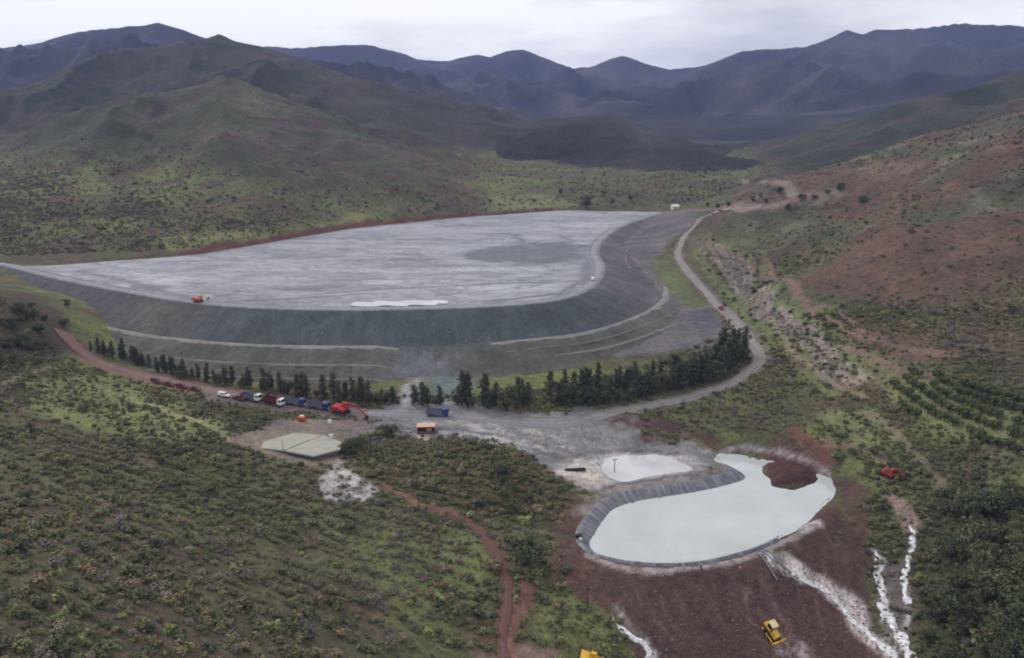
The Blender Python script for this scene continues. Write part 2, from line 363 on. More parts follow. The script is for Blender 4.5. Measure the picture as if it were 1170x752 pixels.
def paint(P, colour, soft=2., jit=2., scr=None, vg=None, amt=1., line=None, world=False, patchy=0.):
    """P: outline (or a line of half-width `line`) of a patch of ground"""
    Q = P if world else hits(P)
    x = GX+JX*jit; y = GY+JY*jit
    q = np.array([p[:2] for p in Q]); pad = 12+(line or 0)+soft*2
    bb = (GX > q[:, 0].min()-pad) & (GX < q[:, 0].max()+pad) & (GY > q[:, 1].min()-pad) & (GY < q[:, 1].max()+pad)
    if not bb.any(): return
    d = poly_sd(x[bb], y[bb], Q) if line is None else seg_dist(x[bb], y[bb], smooth_line([p[:2] for p in Q], 2.))[0]-line
    w = (1-sstep(-soft, soft, d))*amt
    if patchy: w = w*(1-patchy+patchy*sstep(-.25, .2, PN[bb]))
    if colour is not None: base[bb] = base[bb]*(1-w[:, None])+C(*colour)*w[:, None]
    if scr is not None: scrub[bb] = scrub[bb]*(1-w)+scr*w
    if vg is not None: veg[bb] = veg[bb]*(1-w)+vg*w
def track(P, colour, w, soft=1.): paint(P, colour, soft, 1.2, .05, .0, line=w)
# meadows and dry patches
paint([(20,432),(110,428),(175,452),(250,480),(262,500),(215,500),(150,505),(90,490),(30,470)], (116,121,80), 5, 8, .4, .35)
paint([(280,610),(310,600),(320,690),(300,720),(285,680)], (96,102,66), 4, 6, .5, .5)
paint([(500,600),(545,610),(562,660),(558,700),(530,690),(505,650)], (104,110,74), 2.5, 3, .4, .35)
paint([(610,690),(640,665),(690,690),(700,730),(660,740),(615,735)], (100,106,70), 2.5, 3, .4, .4)
paint([(1010,440),(1060,425),(1170,470),(1170,525),(1120,510),(1050,480)], (118,122,84), 3, 3, .2, .04)
paint([(745,300),(765,290),(800,345),(795,360),(770,350)], (96,102,72), 3, 3, .5, .5)
paint([(810,300),(850,340),(900,395),(870,400),(850,372),(820,330)], (96,102,72), 3, 3, .5, .5)
paint([(940,470),(1000,465),(1030,510),(1000,530),(960,500)], (112,116,82), 3, 5, .5, .35)
paint([(900,400),(1000,400),(1100,430),(1000,440),(920,425)], (112,106,82), 3, 5, .5, .6)
paint([(900,330),(960,290),(1060,262),(1170,250),(1180,330),(1100,360),(1000,350)], (94,75,69), 10, 14, .35, .45, .75)
paint([(980,240),(1080,205),(1170,160),(1175,185),(1090,235),(1000,265)], (94,73,68), 10, 14, .35, .5, .75)
paint([(1000,360),(1100,370),(1180,380),(1180,420),(1090,410)], (108,84,76), 6, 9, .3, .5, .7)
paint([(960,380),(1010,372),(1095,402),(1085,415),(1030,408)], (108,86,78), 3, 6, .3, .25, patchy=.4)
paint([(180,275),(300,262),(420,240),(420,252),(300,275),(200,285)], (116,116,80), 8, 8, .6, .7)
paint([(560,225),(620,222),(660,235),(560,240)], (110,115,80), 12, 10, .5, .8)
paint([(-60,545),(120,560),(300,600),(420,690),(430,775),(-60,775)], (86,78,68), 8, 12, .9, 1.1, .65, patchy=.35)
# the reddish bank round the far side of the tailings
paint([(210,291),(300,277),(400,260),(520,249),(640,241)], (92,64,58), 2.5, 4, .2, .1, line=4)
# red road verge and river bed
paint([(75,385),(100,408),(160,428),(230,445),(320,458)], (116,90,84), 2, 2, .1, 0, line=7)
paint([(800,278),(825,290),(845,318),(872,345),(905,370),(930,392),(945,412)], (112,104,96), 2, 6, .3, .3, line=6, patchy=.4)
paint([(790,275),(800,280),(830,300)], (108,98,84), 2, 6, .3, .4, line=8, patchy=.4)
for dx, dy, w_, c_ in ((-9,3,1.,(150,140,136)), (4,-2,1.2,(140,128,124)), (11,-6,.9,(152,142,138)), (-3,6,.8,(108,100,98)), (16,-9,1.6,(104,112,76)), (-22,10,2.5,(100,108,72)), (30,-14,2.,(104,104,76))):
    paint([(805+dx*.5,282+dy*.5),(825+dx,292+dy),(845+dx,318+dy),(872+dx,346+dy),(905+dx,372+dy),(930+dx,394+dy),(948+dx,416+dy),(975+dx,440+dy)], c_, .8, 5, .1, .1, line=w_, patchy=.5)
track([(822,300),(850,340),(885,372),(905,402),(940,430),(990,455)], (124,114,100), 1.)
track([(880,300),(905,330),(950,352),(985,378)], (120,100,90), 1.1)
# mud plain between the dam and the ponds
mudc = (122,120,124)
paint([(425,472),(440,462),(520,460),(600,470),(700,466),(730,478),(735,492),(770,505),(800,510),(835,528),(800,545),(700,560),(655,558),(640,545),(600,520),(560,503),(500,500),(470,497),(430,490)], mudc, 2.5, 4, .05, .0)
paint([(640,530),(700,512),(760,512),(800,530),(770,548),(700,560),(650,550)], (166,162,164), 2.5, 6, .0, .0, patchy=.5)
rs_ = random.Random(41)
for k in range(34):                                  # flow lines in the drying mud
    o_ = rs_.uniform(0, 1); a_ = rs_.uniform(0, .6); x0 = 440+a_*200; y0 = 466+o_*26+a_*18; x1 = x0+rs_.uniform(40, 130); y1 = y0+(x1-x0)*rs_.uniform(.12, .32)
    paint([(x0, y0), ((x0+x1)/2, (y0+y1)/2-2), (x1, y1)], rs_.choice(((98,96,102), (106,104,110), (150,147,150), (164,160,162))), .6, 3, 0, 0, line=rs_.uniform(.5, 1.8), patchy=.7, amt=.95)
paint([(320,478),(420,480),(440,495),(400,500),(380,492),(300,490)], (122,112,110), 2, 2, .05, .0)
paint([(255,500),(330,480),(400,490),(390,535),(330,530)], (120,110,102), 1.5, 2, .1, .0)
paint([(385,522),(402,540),(428,560),(418,575),(378,572),(362,560),(378,540)], (164,160,164), 1.2, 4.5, .0, .0, patchy=.55)
paint([(484,497),(490,520)], (160,150,140), 1, 1, .1, .1, line=2.5)
# red soil of the pond embankment
red = (82,65,62)
paint([(650,560),(628,600),(632,655),(655,680),(700,700),(735,740),(745,775),(1030,775),(985,720),(975,690),(1000,640),(985,590),(985,560),(960,535),(900,520),(860,510),(800,500),(740,488),(728,478),(760,480),(820,505),(900,515),(960,528),(955,590),(880,625),(760,646),(680,640),(668,610),(690,580)], red, 1.5, 5, .05, .0, patchy=.2)
paint([(858,512),(905,490),(935,520),(980,545),(980,600),(950,610),(955,560),(900,525)], (84,70,64), 2.5, 7, .3, .15, patchy=.45)
paint([(640,650),(760,662),(880,645),(985,620),(1000,775),(740,775),(690,700)], red, 1.5, 3, .05, .0)
paint([(872,520),(940,520),(945,556),(880,562)], (80,58,56), 1, 1, .0, .0)
paint([(735,485),(760,500),(800,505),(850,520)], (90,72,67), 1.5, 5, .05, 0, line=2.5, patchy=.4)
for k in range(16):                                  # bulldozer passes down the embankment
    x0 = 700+k*17+rs_.uniform(-8, 8); y0 = 662+rs_.uniform(0, 25)-max(0, k-9)*3; x1 = x0+rs_.uniform(10, 40); y1 = y0+rs_.uniform(40, 90)
    paint([(x0, y0), ((x0+x1)/2-3, (y0+y1)/2), (x1, y1)], rs_.choice(((66,50,48), (108,90,86), (98,80,76))), .4, 1.5, 0, 0, line=rs_.uniform(.1, .45), patchy=.6, amt=.8)
paint([(676,636),(720,649),(790,649),(850,637),(890,622),(930,596)], (150,140,142), .6, 1.5, 0, 0, line=1.3, patchy=.45)
# milky spill down the embankment and the two brooks
paint([(885,640),(915,655),(945,672),(968,695),(985,715),(1010,738),(1030,770)], (196,188,190), 1.0, 4.5, .0, .0, line=2.3, patchy=.6)
paint([(945,672),(975,690),(985,712)], (184,174,178), 1.5, 4, .0, .0, line=2.6, patchy=.7)
paint([(895,735),(930,752),(950,775)], (150,140,146), 1.5, 4, .0, .0, line=3, patchy=.85)
paint([(855,680),(885,715),(900,735),(910,752)], (118,98,98), 1, 3, .0, .0, line=1.2, patchy=.8)
paint([(868,660),(892,700),(915,735)], (110,90,90), 1, 3, .0, .0, line=1.0, patchy=.8)
paint([(1018,568),(1032,585),(1043,602)], (150,124,116), 1.2, 2, .0, .0, line=2.4)
paint([(1043,602),(1042,625),(1030,660),(1032,690),(1035,720)], (190,186,190), .6, 2.5, .0, .0, line=.8, patchy=.8)
paint([(1004,632),(1005,660),(1008,690),(1018,715),(1030,740)], (196,190,192), .6, 3.2, .0, .0, line=1.2, patchy=.8)
paint([(1004,640),(1012,690),(1030,735),(1036,640)], (96,88,88), 1.5, 2, .1, .2)
paint([(700,700),(712,715),(730,728),(742,745),(735,765)], (176,170,170), .8, 3, .0, .0, line=1.1, patchy=.75)
paint([(540,752),(600,735),(640,742),(640,775),(545,775)], (120,100,94), 1.5, 2, .1, .0)
paint([(930,590),(955,580),(960,600),(930,612)], (86,62,60), 1, 2, 0, 0)
paint([(800,516),(850,512),(900,520),(935,535),(950,548)], (150,140,144), .8, 2.5, .0, .0, line=1.1, patchy=.5)
paint([(905,603),(935,592),(942,600),(915,612)], (170,160,164), .8, 2.5, .0, .0, patchy=.5)
veg[near] *= sstep(7, 11, psd)*sstep(4, 8, bsd)
paint([(668,585),(690,570),(740,560),(800,552),(850,538)], (116,108,110), 1.5, 3, 0, 0, line=3, patchy=.3)
paint([(640,545),(690,556),(740,553),(800,540)], (140,134,136), 1.5, 4, 0, 0, line=3.5, patchy=.5)
for P in ([(700,470),(760,460),(800,450),(835,438),(862,420),(868,406),(855,385),(835,362),(812,340),(790,315),(775,292),(780,275),(795,258),(800,250)],): paint(P, (112,106,96), 1.5, 3, .1, 0, line=3.6)
paint([(250,452),(330,463),(420,474)], (112,100,96), 2, 3, .1, 0, line=6)
# bare grey ground on the valley side of the dam
paint([(690,262),(757,243),(800,238),(795,252),(768,272),(745,298),(760,330),(785,352),(812,350),(832,378),(815,395),(770,400),(700,410)], (104,99,102), 3, 4, .1, .05)
paint([(785,356),(812,352),(833,378),(805,392)], (92,90,96), 1.5, 2, .05, 0)
paint([(478,425),(474,445),(476,465),(470,480)], (126,126,132), 2, 4, 0, 0, line=4, patchy=.4)
paint([(462,440),(464,455),(460,470)], (156,154,160), 1.5, 4, 0, 0, line=2., patchy=.4)
paint([(512,440),(514,455),(512,470)], (140,140,146), 1.5, 4, 0, 0, line=2., patchy=.5)
paint([(630,527),(690,517),(740,515),(775,518)], (98,94,98), 1, 3, 0, 0, line=1.2, patchy=.3)
paint([(690,556),(740,549),(800,541)], (96,92,96), 1, 3, 0, 0, line=1.2, patchy=.3)
paint([(640,540),(660,533),(684,530)], (176,172,174), 1, 4, 0, 0, line=2.5, patchy=.6)
paint([(490,430),(530,420),(545,440),(520,455),(495,450)], (100,108,110), 3, 3, 0, 0)
paint([(700,478),(730,482),(742,500)], (86,70,66), 2, 6, .1, 0, line=3, patchy=.5)
# darker wooded ground
paint([(400,510),(500,500),(600,520),(655,560),(640,600),(560,590),(470,560),(420,545)], (82,74,54), 3, 5, .9, 1.)
paint([(1060,580),(1170,560),(1170,752),(1060,752),(1040,660)], (66,70,52), 4, 6, 1., 1.)
paint([(0,330),(40,335),(85,385),(80,410),(30,425),(0,430)], (78,72,62), 3, 6, .9, 1.)
# tracks
track([(437,556),(480,575),(520,588),(548,605),(565,630),(578,660),(580,690),(578,720),(585,752),(590,780)], (118,88,80), 1.5)
track([(600,668),(598,690),(585,720)], (112,84,78), 2.2)
track([(98,437),(140,452),(190,470),(240,487),(262,505)], (136,134,100), 1.2)
track([(905,490),(925,505),(945,525)], (100,74,68), 2)
track([(940,505),(985,515),(1010,525)], (112,96,84), 1.2)
track([(990,470),(1030,500),(1060,535),(1080,560)], (116,106,88), 1.2)
track([(830,285),(870,315),(920,345),(960,372),(1010,390),(1090,408)], (116,98,88), 1.3)
track([(960,395),(1000,410),(1060,430)], (120,104,90), 1.4)
track([(850,205),(900,212),(960,222)], (120,112,100), 4, 3)
track([(760,246),(800,240),(860,236),(930,225)], (120,104,98), 5, 4)
track([(0,440),(30,428),(60,420)], (116,104,92), 1.5)

# ------------------------------------------------------------------ ground and hills as pieces of one seamless sheet
def build_terrain():
    V = np.stack([GX, GY, Z], -1)
    du = np.gradient(V, axis=1); dv = np.gradient(V, axis=0); NN = np.cross(du, dv); NN /= np.linalg.norm(NN, axis=-1, keepdims=True)
    idx = np.arange(V.shape[0]*V.shape[1]).reshape(V.shape[:2])
    F = np.stack([idx[:-1, :-1], idx[:-1, 1:], idx[1:, 1:], idx[1:, :-1]], -1).reshape(-1, 4)
    lay = which[:-1, :-1].reshape(-1)
    rise = (m-ZT)[:-1, :-1].reshape(-1)
    grp = np.where(lay == 0, 0, np.where(lay <= 3, 1, np.where(lay == 4, 2, np.where(lay == 5, 3, np.where(lay == 6, 4, 5)))))
    Vf = V.reshape(-1, 3); Nf = NN.reshape(-1, 3); Cf = base.reshape(-1, 3); Sf = scrub.reshape(-1)
    names = [('valley_ground', 'shrubby valley floor and slopes around the dam and the ponds'), ('hill', 'cone-shaped green brown hill rising behind the tailings'), ('hill', 'taller dark hill directly behind the cone-shaped hill'),
             ('hillside', 'reddish brown scrub hillside opposite the tailings dam'), ('hill', 'long green grey ridge behind the reddish hillside'), ('mountain_range', 'blue hazy mountain range closing the valley')]
    for g, (nm, lb) in enumerate(names):
        f = F[grp == g]
        if not len(f): continue
        u, inv = np.unique(f, return_inverse=True)
        me = mesh_np(nm, Vf[u], inv.reshape(-1, 4), MAT_TERRAIN)
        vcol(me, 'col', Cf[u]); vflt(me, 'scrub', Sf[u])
        me.normals_split_custom_set_from_vertices(Nf[u].astype(np.float32).tolist())
        o = obj_of(nm, me); tag(o, lb, kind='structure')
build_terrain()
#@@MORE
# ------------------------------------------------------------------ materials for built ground
def mat_ground(name, contrast=.3, scale=.5, rough=.9, streak=False, spec=.2, bump=.3):
    t = NT(name, rough, spec); P = t.pos(); base_ = t.attr('col')
    lo, hi = 1-contrast, 1+contrast
    c = t.mix(1., base_, t.ramp(t.noise(scale*.12, 5, .6, P), (.3, lo), (.7, hi)), 'MULTIPLY')
    c = t.mix(1., c, t.ramp(t.noise(scale, 5, .7, P), (.3, lo), (.7, hi)), 'MULTIPLY')
    h = t.noise(scale*2, 5, .7, P)
    if streak:
        uv = t.n('UVMap').outputs[0]
        uw = t.n('VectorMath', {0: uv, 1: t.n('VectorMath', {0: t.n('TexNoise', {'Vector': P, 'Scale': .06, 'Detail': 4.}).outputs['Color'], 1: (9., 4., 0.)}, operation='MULTIPLY').outputs[0]}, operation='ADD').outputs[0]
        st = t.noise(1., 5, .7, t.mapped(uw, (.22, .05, 1))); st2 = t.noise(1., 4, .7, t.mapped(uw, (.8, .3, 1)))
        sp = t.ramp(t.noise(1.3, 3, .8, P), (.62, 0.), (.72, .55)); c = t.mix(sp, c, L4(128, 134, 138))
        sp = t.ramp(t.noise(.3, 5, .8, P), (.3, .6), (.44, 0.)); c = t.mix(sp, c, L4(58, 64, 66))
        c = t.mix(1., c, t.ramp(st, (.3, .76), (.5, 1.), (.72, 1.24)), 'MULTIPLY')
        c = t.mix(1., c, t.ramp(st2, (.3, .8), (.7, 1.2)), 'MULTIPLY')
        h = t.math('ADD', h, t.math('MULTIPLY', st, 2.))
    t.color(c); t.bump(h, bump, .5)
    return t.m
MAT_DAM = mat_ground('dam_rockfill', .22, .5, streak=True, bump=.5)
MAT_ROAD = mat_ground('dirt_road', .16, .5)
MAT_RED = mat_ground('red_earth', .25, .8)
def mat_tailings():
    t = NT('tailings', .75, .3); P = t.pos(); c = t.attr('col')
    st = t.noise(1., 6, .62, t.mapped(P, (.012, .06, 1)))          # drainage streaks running across the beach
    c = t.mix(1., c, t.ramp(st, (.32, .78), (.5, 1.), (.68, 1.12)), 'MULTIPLY')
    cr = t.n('TexVoronoi', {'Vector': t.n('VectorMath', {0: P, 1: t.n('TexNoise', {'Vector': P, 'Scale': .08, 'Detail': 3.}).outputs['Color'], 2: (0, 0, 0)}, operation='ADD').outputs[0], 'Scale': .07}, feature='DISTANCE_TO_EDGE').outputs['Distance']
    Pw = t.n('VectorMath', {0: t.mapped(P, (.6, 1., 1.)), 1: t.n('VectorMath', {0: t.n('TexNoise', {'Vector': P, 'Scale': .03, 'Detail': 5.}).outputs['Color'], 1: (26., 26., 0.)}, operation='MULTIPLY').outputs[0]}, operation='ADD').outputs[0]
    for s_, w_, a_ in ((.022, .02, .55), (.06, .03, .5), (.16, .04, .4)):                            # branching drainage rills
        nn = t.math('ABSOLUTE', t.math('SUBTRACT', t.noise(s_, 3, .5, Pw), .5))
        c = t.mix(t.ramp(nn, (.0, a_), (w_, 0.)), c, L4(96, 98, 103))
    c = t.mix(1., c, t.ramp(t.noise(.09, 6, .75, P), (.32, .78), (.5, 1.), (.7, 1.16)), 'MULTIPLY')
    c = t.mix(1., c, t.ramp(t.noise(.35, 5, .7, P), (.3, .86), (.7, 1.1)), 'MULTIPLY')
    t.color(c); t.bump(t.noise(.5, 5, .7, P), .25, .4)
    return t.m
def uv_set(me, UV):
    l = me.uv_layers.new(name='UVMap'); vi = np.empty(len(me.loops), np.int32); me.loops.foreach_get('vertex_index', vi)
    l.data.foreach_set('uv', np.ascontiguousarray(UV[vi], dtype=np.float32).ravel())
def grid_faces(n, k, closed=False):
    idx = np.arange(n*k).reshape(n, k)
    return np.stack([idx[:-1, :-1], idx[1:, :-1], idx[1:, 1:], idx[:-1, 1:]], -1).reshape(-1, 4)
def normals2d(L_, win=1):
    t = np.gradient(L_[:, :2], axis=0)
    if win > 1:
        ker = np.ones(win)/win; pad = win//2
        t = np.stack([np.convolve(np.pad(t[:, k], pad, mode='edge'), ker, 'valid')[:len(t)] for k in (0, 1)], 1)
    t /= np.linalg.norm(t, axis=1, keepdims=True); return np.stack([t[:, 1], -t[:, 0]], 1)

# ------------------------------------------------------------------ tailings dam
DZ = 20.0
crest_px = [(-120,276),(-50,291),(0,303),(60,318),(130,332),(215,346),(300,353),(400,355),(510,353),(590,349),(640,343),(672,332),(688,317),(690,303),(684,289),(690,275),(712,259),(757,244),(800,236)]
crest = smooth_line([PZ(px, py, DZ) for px, py in crest_px], 1.6)
CN = normals2d(crest, 15); CS = np.arange(len(crest))*1.6
crest_u = np.array([585+FPX*c[0]/(c[1]*math.cos(PITCH)+(CAM_H-c[2])*math.sin(PITCH)) for c in crest])      # for locating stations
ridx = np.argmin(np.abs(crest[:, 1]-PZ(690, 303, DZ)[1])+1e6*(crest[:, 0] < 20))
def st_at(px): 
    return float(np.interp(px, crest_u[:ridx], CS[:ridx]))
prof = [(-10, 18.6), (-7.5, 20.2), (0, 20.3), (1.0, 20.0)]+[(1+d, 20-d*.515) for d in np.arange(2, 21.6, 2.0)]+[(22.6, 9.1), (26.4, 8.9)]+[(26.4+d, 8.9-d*.38) for d in (2.5, 5, 7.5, 10)]+[(38.2, 5.0), (40.5, 3.9), (43, 3.0), (46, 2.0), (47.6, 1.9), (51, .4), (56, -2), (64, -6), (74, -10)]
prof = np.array(prof)
def right_side(s):                       # 1 on the valley-facing flank, 0 on the front
    return sstep(st_at(640), st_at(640)+70, s)
def gully(s, d):
    c0 = st_at(478)+ (d-26)*.25; w = 10+.25*np.maximum(d-20, 0)
    return np.exp(-((s-c0)/w)**2)*sstep(18, 30, d)
def dam():
    n, k = len(crest), len(prof)
    V = np.zeros((n, k, 3)); Cc = np.zeros((n, k, 3)); UV = np.zeros((n, k, 2))
    rs = right_side(CS)
    for j, (d, z_) in enumerate(prof):
        dd = np.where(d > 1, d*(1+.5*rs), d)
        x = crest[:, 0]+CN[:, 0]*dd; y = crest[:, 1]+CN[:, 1]*dd
        rill = (ridged(CS*1.0, np.full(n, d*.08), 7, 5, 9, .65)-.6)*1.9*(sstep(1, 6, d)) if d > 1 else 0
        g = gully(CS, d)
        zz = z_+rill-g*3.2*(.6+.6*vnoise(CS/4, CS*0+d/5, 4))+(fbm(CS, np.full(n, d), 12, 3, 12)*.4 if d > 1 else 0)
        zz = zz+rs*sstep(2, 40, d)*1.0
        V[:, j] = np.stack([x, y, zz], 1); UV[:, j] = np.stack([CS, np.full(n, d)], 1)
        up = C(71,77,80) if d < 23 else C(82,82,75)
        left = 1-sstep(st_at(140), st_at(300), CS)
        fr = up[None]*(1-left[:, None])+C(76,76,79)[None]*left[:, None] if d < 23 else np.repeat(up[None], n, 0)
        c_ = fr*(1-rs[:, None])+(C(92,88,92) if d < 23 else C(92,91,87))[None]*rs[:, None]
        if d <= 0: c_ = np.repeat(C(124,126,132)[None], n, 0)
        pale = sstep(.1, .5, fbm(CS, np.full(n, d*2.), 20, 3, 44))[:, None]*.35*rs[:, None]
        c_ = c_*(1-pale)+C(126,116,116)*pale
        # brown weathered end where the lift was left unfinished
        bw = (np.exp(-((CS-st_at(205))/22)**2)*sstep(0, 4, d))[:, None]*.7; c_ = c_*(1-bw)+C(92,88,82)*bw
        gg = np.clip(g*1.5*(.35+.8*sstep(-.3, .3, fbm(CS, np.full(n, d), 5, 4, 46))), 0, 1)[:, None]; c_ = c_*(1-gg)+(C(98,100,104))*gg
        Cc[:, j] = c_
    me = mesh_np('tailings_dam', V.reshape(-1, 3), grid_faces(n, k), MAT_DAM)
    vcol(me, 'col', Cc.reshape(-1, 3)); uv_set(me, UV.reshape(-1, 2))
    o = obj_of('tailings_dam', me)
    tag(o, 'dark grey terraced earth embankment holding back the pale tailings', 'dam')
    def strip(name, d0, d1, zoff, colr, s0=0, s1=1e9, wob=.5):
        i = np.nonzero((CS >= s0) & (CS <= s1))[0]; pr = np.linspace(0, 1, 4); Vs = []; Cs = []
        for q in pr:
            d = d0+(d1-d0)*q+fbm(CS[i], np.full(len(i), q*9), 9, 3, 31)*wob
            dd = np.where(d > 1, d*(1+.5*rs[i]), d)
            g_ = gully(CS[i], d); z_ = np.interp(d, prof[:, 0], prof[:, 1])+rs[i]*sstep(2, 40, d)*1.0-g_*2.6-np.maximum(0, 1-np.minimum(i-i[0], i[-1]-i)/6.)*.9*(s0 > 0)
            edge = zoff if 0 < q < 1 else -.15
            Vs.append(np.stack([crest[i, 0]+CN[i, 0]*dd, crest[i, 1]+CN[i, 1]*dd, z_+edge], 1)); Cs.append(np.repeat(C(*colr)[None], len(i), 0))
        V_ = np.stack(Vs, 1).reshape(-1, 3); C_ = np.stack(Cs, 1).reshape(-1, 3)
        me = mesh_np(name, V_, grid_faces(len(i), 4), MAT_ROAD); vcol(me, 'col', C_); return obj_of(name, me, o)
    strip('crest_road', -5.5, -.8, .22, (138,138,144))
    b0 = strip('bench_road', 22.2, 25.4, .75, (132,128,122), st_at(105), st_at(462)); b0['label'] = 'pale bench track along the front of the dam'
    strip('bench_road', 22.2, 25.6, .75, (126,124,122), st_at(548), CS[ridx]+150)
    strip('bench_road', 36.6, 38.0, .6, (118,116,108), st_at(225), st_at(462), .3)
    strip('bench_road', 46.0, 47.4, .6, (118,116,108), st_at(225), st_at(462), .3)
    strip('bench_road', 36.6, 38.2, .6, (124,122,116), st_at(585), CS[ridx]+120, .3)
    strip('bench_road', 46., 47.4, .6, (122,120,116), st_at(600), CS[ridx]+110, .3)
    strip('bench_road', 30.5, 31.5, .5, (112,110,104), st_at(560), CS[ridx]+130, .5)
    strip('bench_road', 54., 55., .8, (118,115,112), st_at(610), CS[ridx]+100, .5)
    strip('bench_road', 12., 12.9, .35, (124,116,116), CS[ridx]+15, CS[ridx]+190, .8)
    strip('bench_road', 18., 18.9, .35, (124,116,116), CS[ridx]-10, CS[ridx]+170, .8)
    return o
DAM = dam()

# ------------------------------------------------------------------ the tailings themselves
def tailings():
    ins = crest[:, :2]-CN*4.0
    a = np.argmin(np.abs(crest_u[:ridx]-(-40)))
    shore = [PZ(px, py, DZ)[:2] for px, py in [(770,240),(757,236),(640,236),(520,243),(400,253),(300,268),(230,279),(150,286),(60,292),(-40,286)]]
    P = [tuple(p) for p in ins[a::6]]+shore
    xs_ = np.arange(-420, 190, 2.2); ys_ = np.exp(np.linspace(math.log(330), math.log(840), 260))
    X, Y = np.meshgrid(xs_, ys_)
    inside = poly_sd(X, Y, P) < 0
    far_ = sstep(380, 780, Y)
    Zt = 19.9+far_*.5+fbm(X, Y, 14, 4, 61)*.12+fbm(X, Y, 60, 3, 62)*.25
    cl = C(152,153,159)+(C(132,133,140)-C(152,153,159))*sstep(-.1, .5, fbm(X*.5, Y, 30, 5, 63))[..., None]+(C(168,169,174)-C(152,153,159))*sstep(.1, .5, fbm(X*.35, Y*1.2, 22, 5, 64))[..., None]
    def spot(pts, colr, soft, jit, line=None, dz=0, amt=1.):
        nonlocal cl, Zt
        Q = [PZ(px, py, DZ) for px, py in pts]; jx = fbm(X, Y, 16, 5, 65, .65)*jit; jy = fbm(X, Y, 16, 5, 66, .65)*jit
        d = poly_sd(X+jx, Y+jy, Q) if line is None else seg_dist(X+jx, Y+jy, Q)[0]-line
        w = (1-sstep(-soft, soft, d))*amt; cl = cl*(1-w[..., None])+C(*colr)*w[..., None]; Zt = Zt+dz*w
    spot([(525,292),(560,283),(610,277),(645,276),(680,281),(672,295),(640,301),(590,302),(545,300)], (102,104,111), 6, 14)          # wet patch
    spot([(590,268),(598,277),(612,284)], (118,120,128), 2, 6, 3)
    spot([(662,285),(676,300),(672,318),(640,336),(560,344)], (108,112,120), 2, 3, 2.2, -.15)
    spot([(640,268),(662,283),(672,300),(664,322)], (120,123,130), 2, 5, 2.5, -.2)
    spot([(345,337),(420,331),(520,326),(600,322),(655,322)], (110,114,122), 1.2, 3, 1.3, -.25)     # drainage channels
    spot([(380,320),(470,318),(560,320),(640,320)], (120,123,130), 1.2, 3, 1.1, -.2)
    spot([(250,345),(330,341),(420,335)], (118,120,128), 1.5, 3, 1.6, -.2)
    spot([(90,309),(150,322),(215,340)], (118,118,126), 1.5, 3, 3., -.2)
    spot([(140,322),(200,326),(170,334)], (112,112,120), 2, 3, None)
    spot([(225,292),(300,279),(400,262),(520,250)], (128,122,126), 3, 5, 5)
    spot([(230,346),(340,352),(400,353)], (150,150,156), 1, 2, 1.6)
    spot([(345,354),(420,355),(520,352),(620,343)], (158,160,166), 1, 2, 2.)
    spot([(430,351),(510,350)], (92,94,100), .6, 1, .8)
    id_ = -np.ones(X.shape, int); fm = inside[:-1, :-1] & inside[1:, 1:] & inside[:-1, 1:] & inside[1:, :-1]
    ii = np.arange(X.size).reshape(X.shape); F = np.stack([ii[:-1, :-1], ii[:-1, 1:], ii[1:, 1:], ii[1:, :-1]], -1)[fm]
    u, inv = np.unique(F, return_inverse=True)
    me = mesh_np('tailings', np.stack([X, Y, Zt], -1).reshape(-1, 3)[u], inv.reshape(-1, 4), mat_tailings())
    vcol(me, 'col', cl.reshape(-1, 3)[u])
    tag(obj_of('tailings', me), 'pale grey flat surface of drying tailings behind the dam', kind='structure')
tailings()

def mat_water(name, col, rough=.08, tint=None):
    t = NT(name, rough, .5); P = t.pos()
    t.color(t.mix(t.ramp(t.noise(.06, 4, .6, P), (.35, 0.), (.65, 1.)), L4(*col), L4(*(tint or col))))
    t.bump(t.noise(1.2, 3, .5, P), .03, .1); return t.m
MAT_WATER = mat_water('milky_water', (172,177,178), .06, (186,189,190))
MAT_WATER2 = mat_water('pale_water', (170,168,172), .05, (196,194,198))
def water(name, P, z_, mat, label, grow=.9):
    L_ = smooth_line([tuple(p[:2])+(z_,) for p in list(P)+[P[0]]], 1.2)[:-1]
    t = np.roll(L_[:, :2], -1, 0)-np.roll(L_[:, :2], 1, 0); t /= np.linalg.norm(t, axis=1, keepdims=True)
    ar = np.sum(L_[:, 0]*np.roll(L_[:, 1], -1)-np.roll(L_[:, 0], -1)*L_[:, 1])
    L_[:, :2] += np.stack([t[:, 1], -t[:, 0]], 1)*grow*np.sign(ar)
    me = bpy.data.meshes.new(name); me.from_pydata([tuple(v) for v in L_], [], [tuple(range(len(L_)))]); me.materials.append(mat); me.update()
    return tag(obj_of(name, me), label, kind='structure')
water('pond_water', pond, WATER_Z, MAT_WATER, 'milky pale water filling the lined pond', 1.9)
water('basin_water', [PZ(px, py, -5.75) for px, py in [(686,538),(690,531),(693,524),(704,521.5),(716,520.5),(728,521.8),(745,520.5),(757,522),(766,523.5),(776,529),(795,537.5),(775,539.5),(760,542),(738,545.5),(716,550.5),(704,549),(694,544)]], -5.60, MAT_WATER2, 'shallow white water in the small basin above the pond', .4)
water('tailings_water', [PZ(px, py, DZ) for px, py in [(401,348.2),(408,346),(425,346.6),(432,344.6),(455,345.4),(470,344),(492,344.8),(498,343.8),(512,345.2),(509,347.6),(500,347.4),(496,349.4),(470,349),(462,350.6),(440,349.6),(425,351),(404,350.2)]], 20.35, MAT_WATER2, 'strip of white standing water beside the dam crest', .3)

